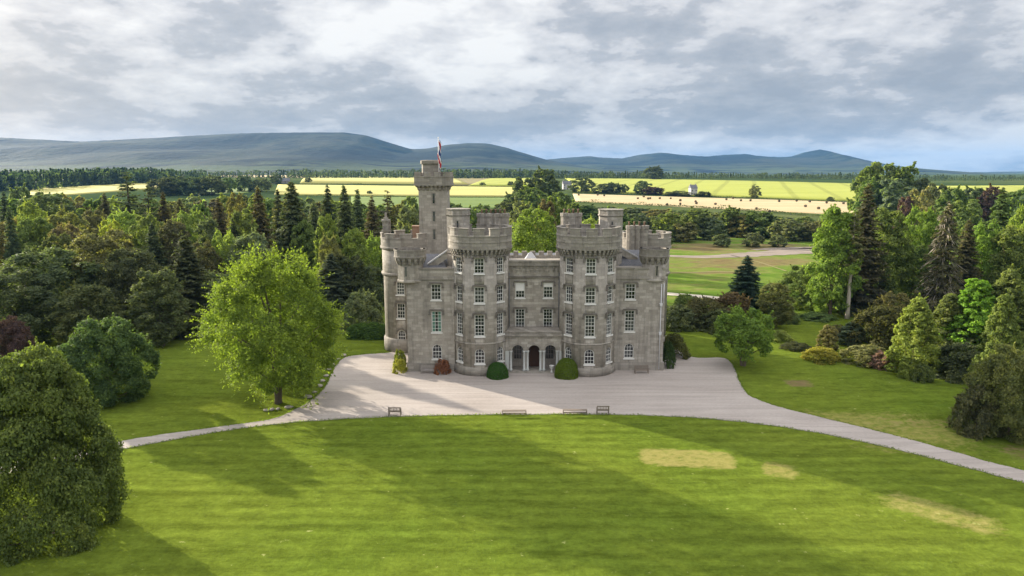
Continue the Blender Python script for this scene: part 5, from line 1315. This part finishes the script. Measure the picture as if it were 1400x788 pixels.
# ------------------------------------------------------------------ benches, stones, pots
def bench(name, w, back, mat):
    root = empty(name)
    mb = MB()
    for k in range(4): mb.box(-w / 2, w / 2, -.25 + k * .13, -.15 + k * .13, .42, .46)
    mb.build('seat', mat, root)
    for sx_ in (-1, 1):
        x = sx_ * (w / 2 - .05)
        for y0, top in ((-.25, .62 if back else .42), (.22, .95 if back else .42)):
            m2 = MB(); m2.box(x - .035, x + .035, y0 - .035, y0 + .035, 0, top); m2.build('leg', mat, root)
        if back: m2 = MB(); m2.box(x - .045, x + .045, -.30, .25, .62, .67); m2.build('armrest', mat, root)
    if back:
        m2 = MB(); m2.box(-w / 2, w / 2, .20, .26, .86, .95); m2.box(-w / 2, w / 2, .20, .26, .52, .58)
        for k in range(int(w / .16)): x = -w / 2 + .12 + k * .16; m2.box(x - .03, x + .03, .215, .245, .58, .86)
        m2.build('backrest', mat, root)
    else:
        m2 = MB(); m2.box(-w / 2 + .1, w / 2 - .1, -.04, .04, .12, .2); m2.build('stretcher', mat, root)
    return root
def put(o, px, py, rz, label, cat, grp=None):
    p = G(px, py); o.location = (p.x, p.y, p.z + .03); o.rotation_euler = (0, 0, rz); tag(o, label, cat, grp)
put(bench('garden_bench', 1.32, True, M['bench']), 540, 568.5, math.pi, 'open-framed garden bench at the lawn edge, left end of the gravel', 'bench', 'benches along the lawn edge')
put(bench('garden_bench', 1.3, True, M['bench']), 824, 566.5, math.pi, 'open-framed garden bench beside the long low bench, right of centre', 'bench', 'benches along the lawn edge')
put(bench('low_bench', 2.55, False, M['bench']), 703, 567.5, .02, 'long low backless bench in the sun, middle of the lawn edge', 'bench', 'benches along the lawn edge')
put(bench('low_bench', 2.55, False, M['bench']), 786, 566.5, -.02, 'long low backless bench right of the sunlit one, at the shadow edge', 'bench', 'benches along the lawn edge')
put(bench('garden_bench', 1.75, True, M['benchgrey']), 585, 511.0, 0, 'silvery bench against the castle wall beside the rust red shrub', 'bench')
put(bench('garden_bench', 1.75, True, M['bench']), 877, 511.0, 0, 'dark bench against the castle wall at the right corner', 'bench')
mb = MB(); mb.lathe([(.16, 0), (.18, .08), (.10, .16), (.09, .4), (.26, .6), (.30, .85), (.34, .9), (.30, .92)], 16)
urn = mb.build('stone_urn', M['white']); p = G(754, 509); urn.location = (p.x, 84.85, .09); tag(urn, 'pale stone urn beside the larger clipped dome', 'urn')
def stone_mesh(seed):
    rg = np.random.default_rng(seed); mb = MB(); pr = [(.12, 0), (.34, .04), (.42, .16), (.36, .30), (.18, .38)]
    mb.lathe(pr, 9); mb.v = [(x * 1.25 * rg.uniform(.8, 1.2), y * rg.uniform(.75, 1.15), z * rg.uniform(.85, 1.15)) for x, y, z in mb.v]
    return mb.mesh('edging_stone', M['rock'])
sm = [stone_mesh(i) for i in range(4)]
for i, (px, py) in enumerate([(364, 562), (372, 561), (380, 560), (395, 558), (421, 544), (430, 537), (437, 529), (441, 522), (446, 515), (449, 506), (455, 500), (463, 492), (470, 487)]):
    p = G(px, py); o = link('edging_stone', sm[i % 4], None, p, rr.uniform(0, 6)); s = rr.uniform(.55, 1.0); o.scale = (s, s, s * .8)
    tag(o, 'low weathered stone edging the gravel beside the yellow-green tree', 'stone', 'stones edging the gravel')

# longer grass left by the mower along the edges of the gravel
rg = np.random.default_rng(77); Cc = []
for c, s in ((c_top, 1), (c_topr, 1), (c_low, -1)):
    for i in range(len(c) - 1):
        d = c[i + 1] - c[i]; n = int(d.length * 26) + 1; s_ = rg.uniform(0, 1, n)
        nn = np.array([-d.y, d.x, 0]) / max(d.length, .01) * s
        p = np.array(c[i]) + np.array(d) * s_[:, None] + nn * (rg.normal(.02, .09, n))[:, None]
        p[:, 2] = hgt(p[:, 0], p[:, 1]) + rg.uniform(.03, .14, n); Cc.append(p)
Cc = np.concatenate(Cc)
Vv, Fq = cards(Cc, unit(rg.normal(size=(len(Cc), 3)) * np.array([1, 1, .3])), .055 * rg.uniform(.6, 1.5, len(Cc)), rg)
o = link('verge_grass', mesh_quads('verge_grass', Vv, Fq, M['leaf'], {'leafvar': rg.random(len(Cc)), 'clumpvar': rg.random(len(Cc))})); o.color = (.13, .19, .035, 1)
tag(o, 'longer grass along the edges of the gravel', 'grass', None, 'stuff')
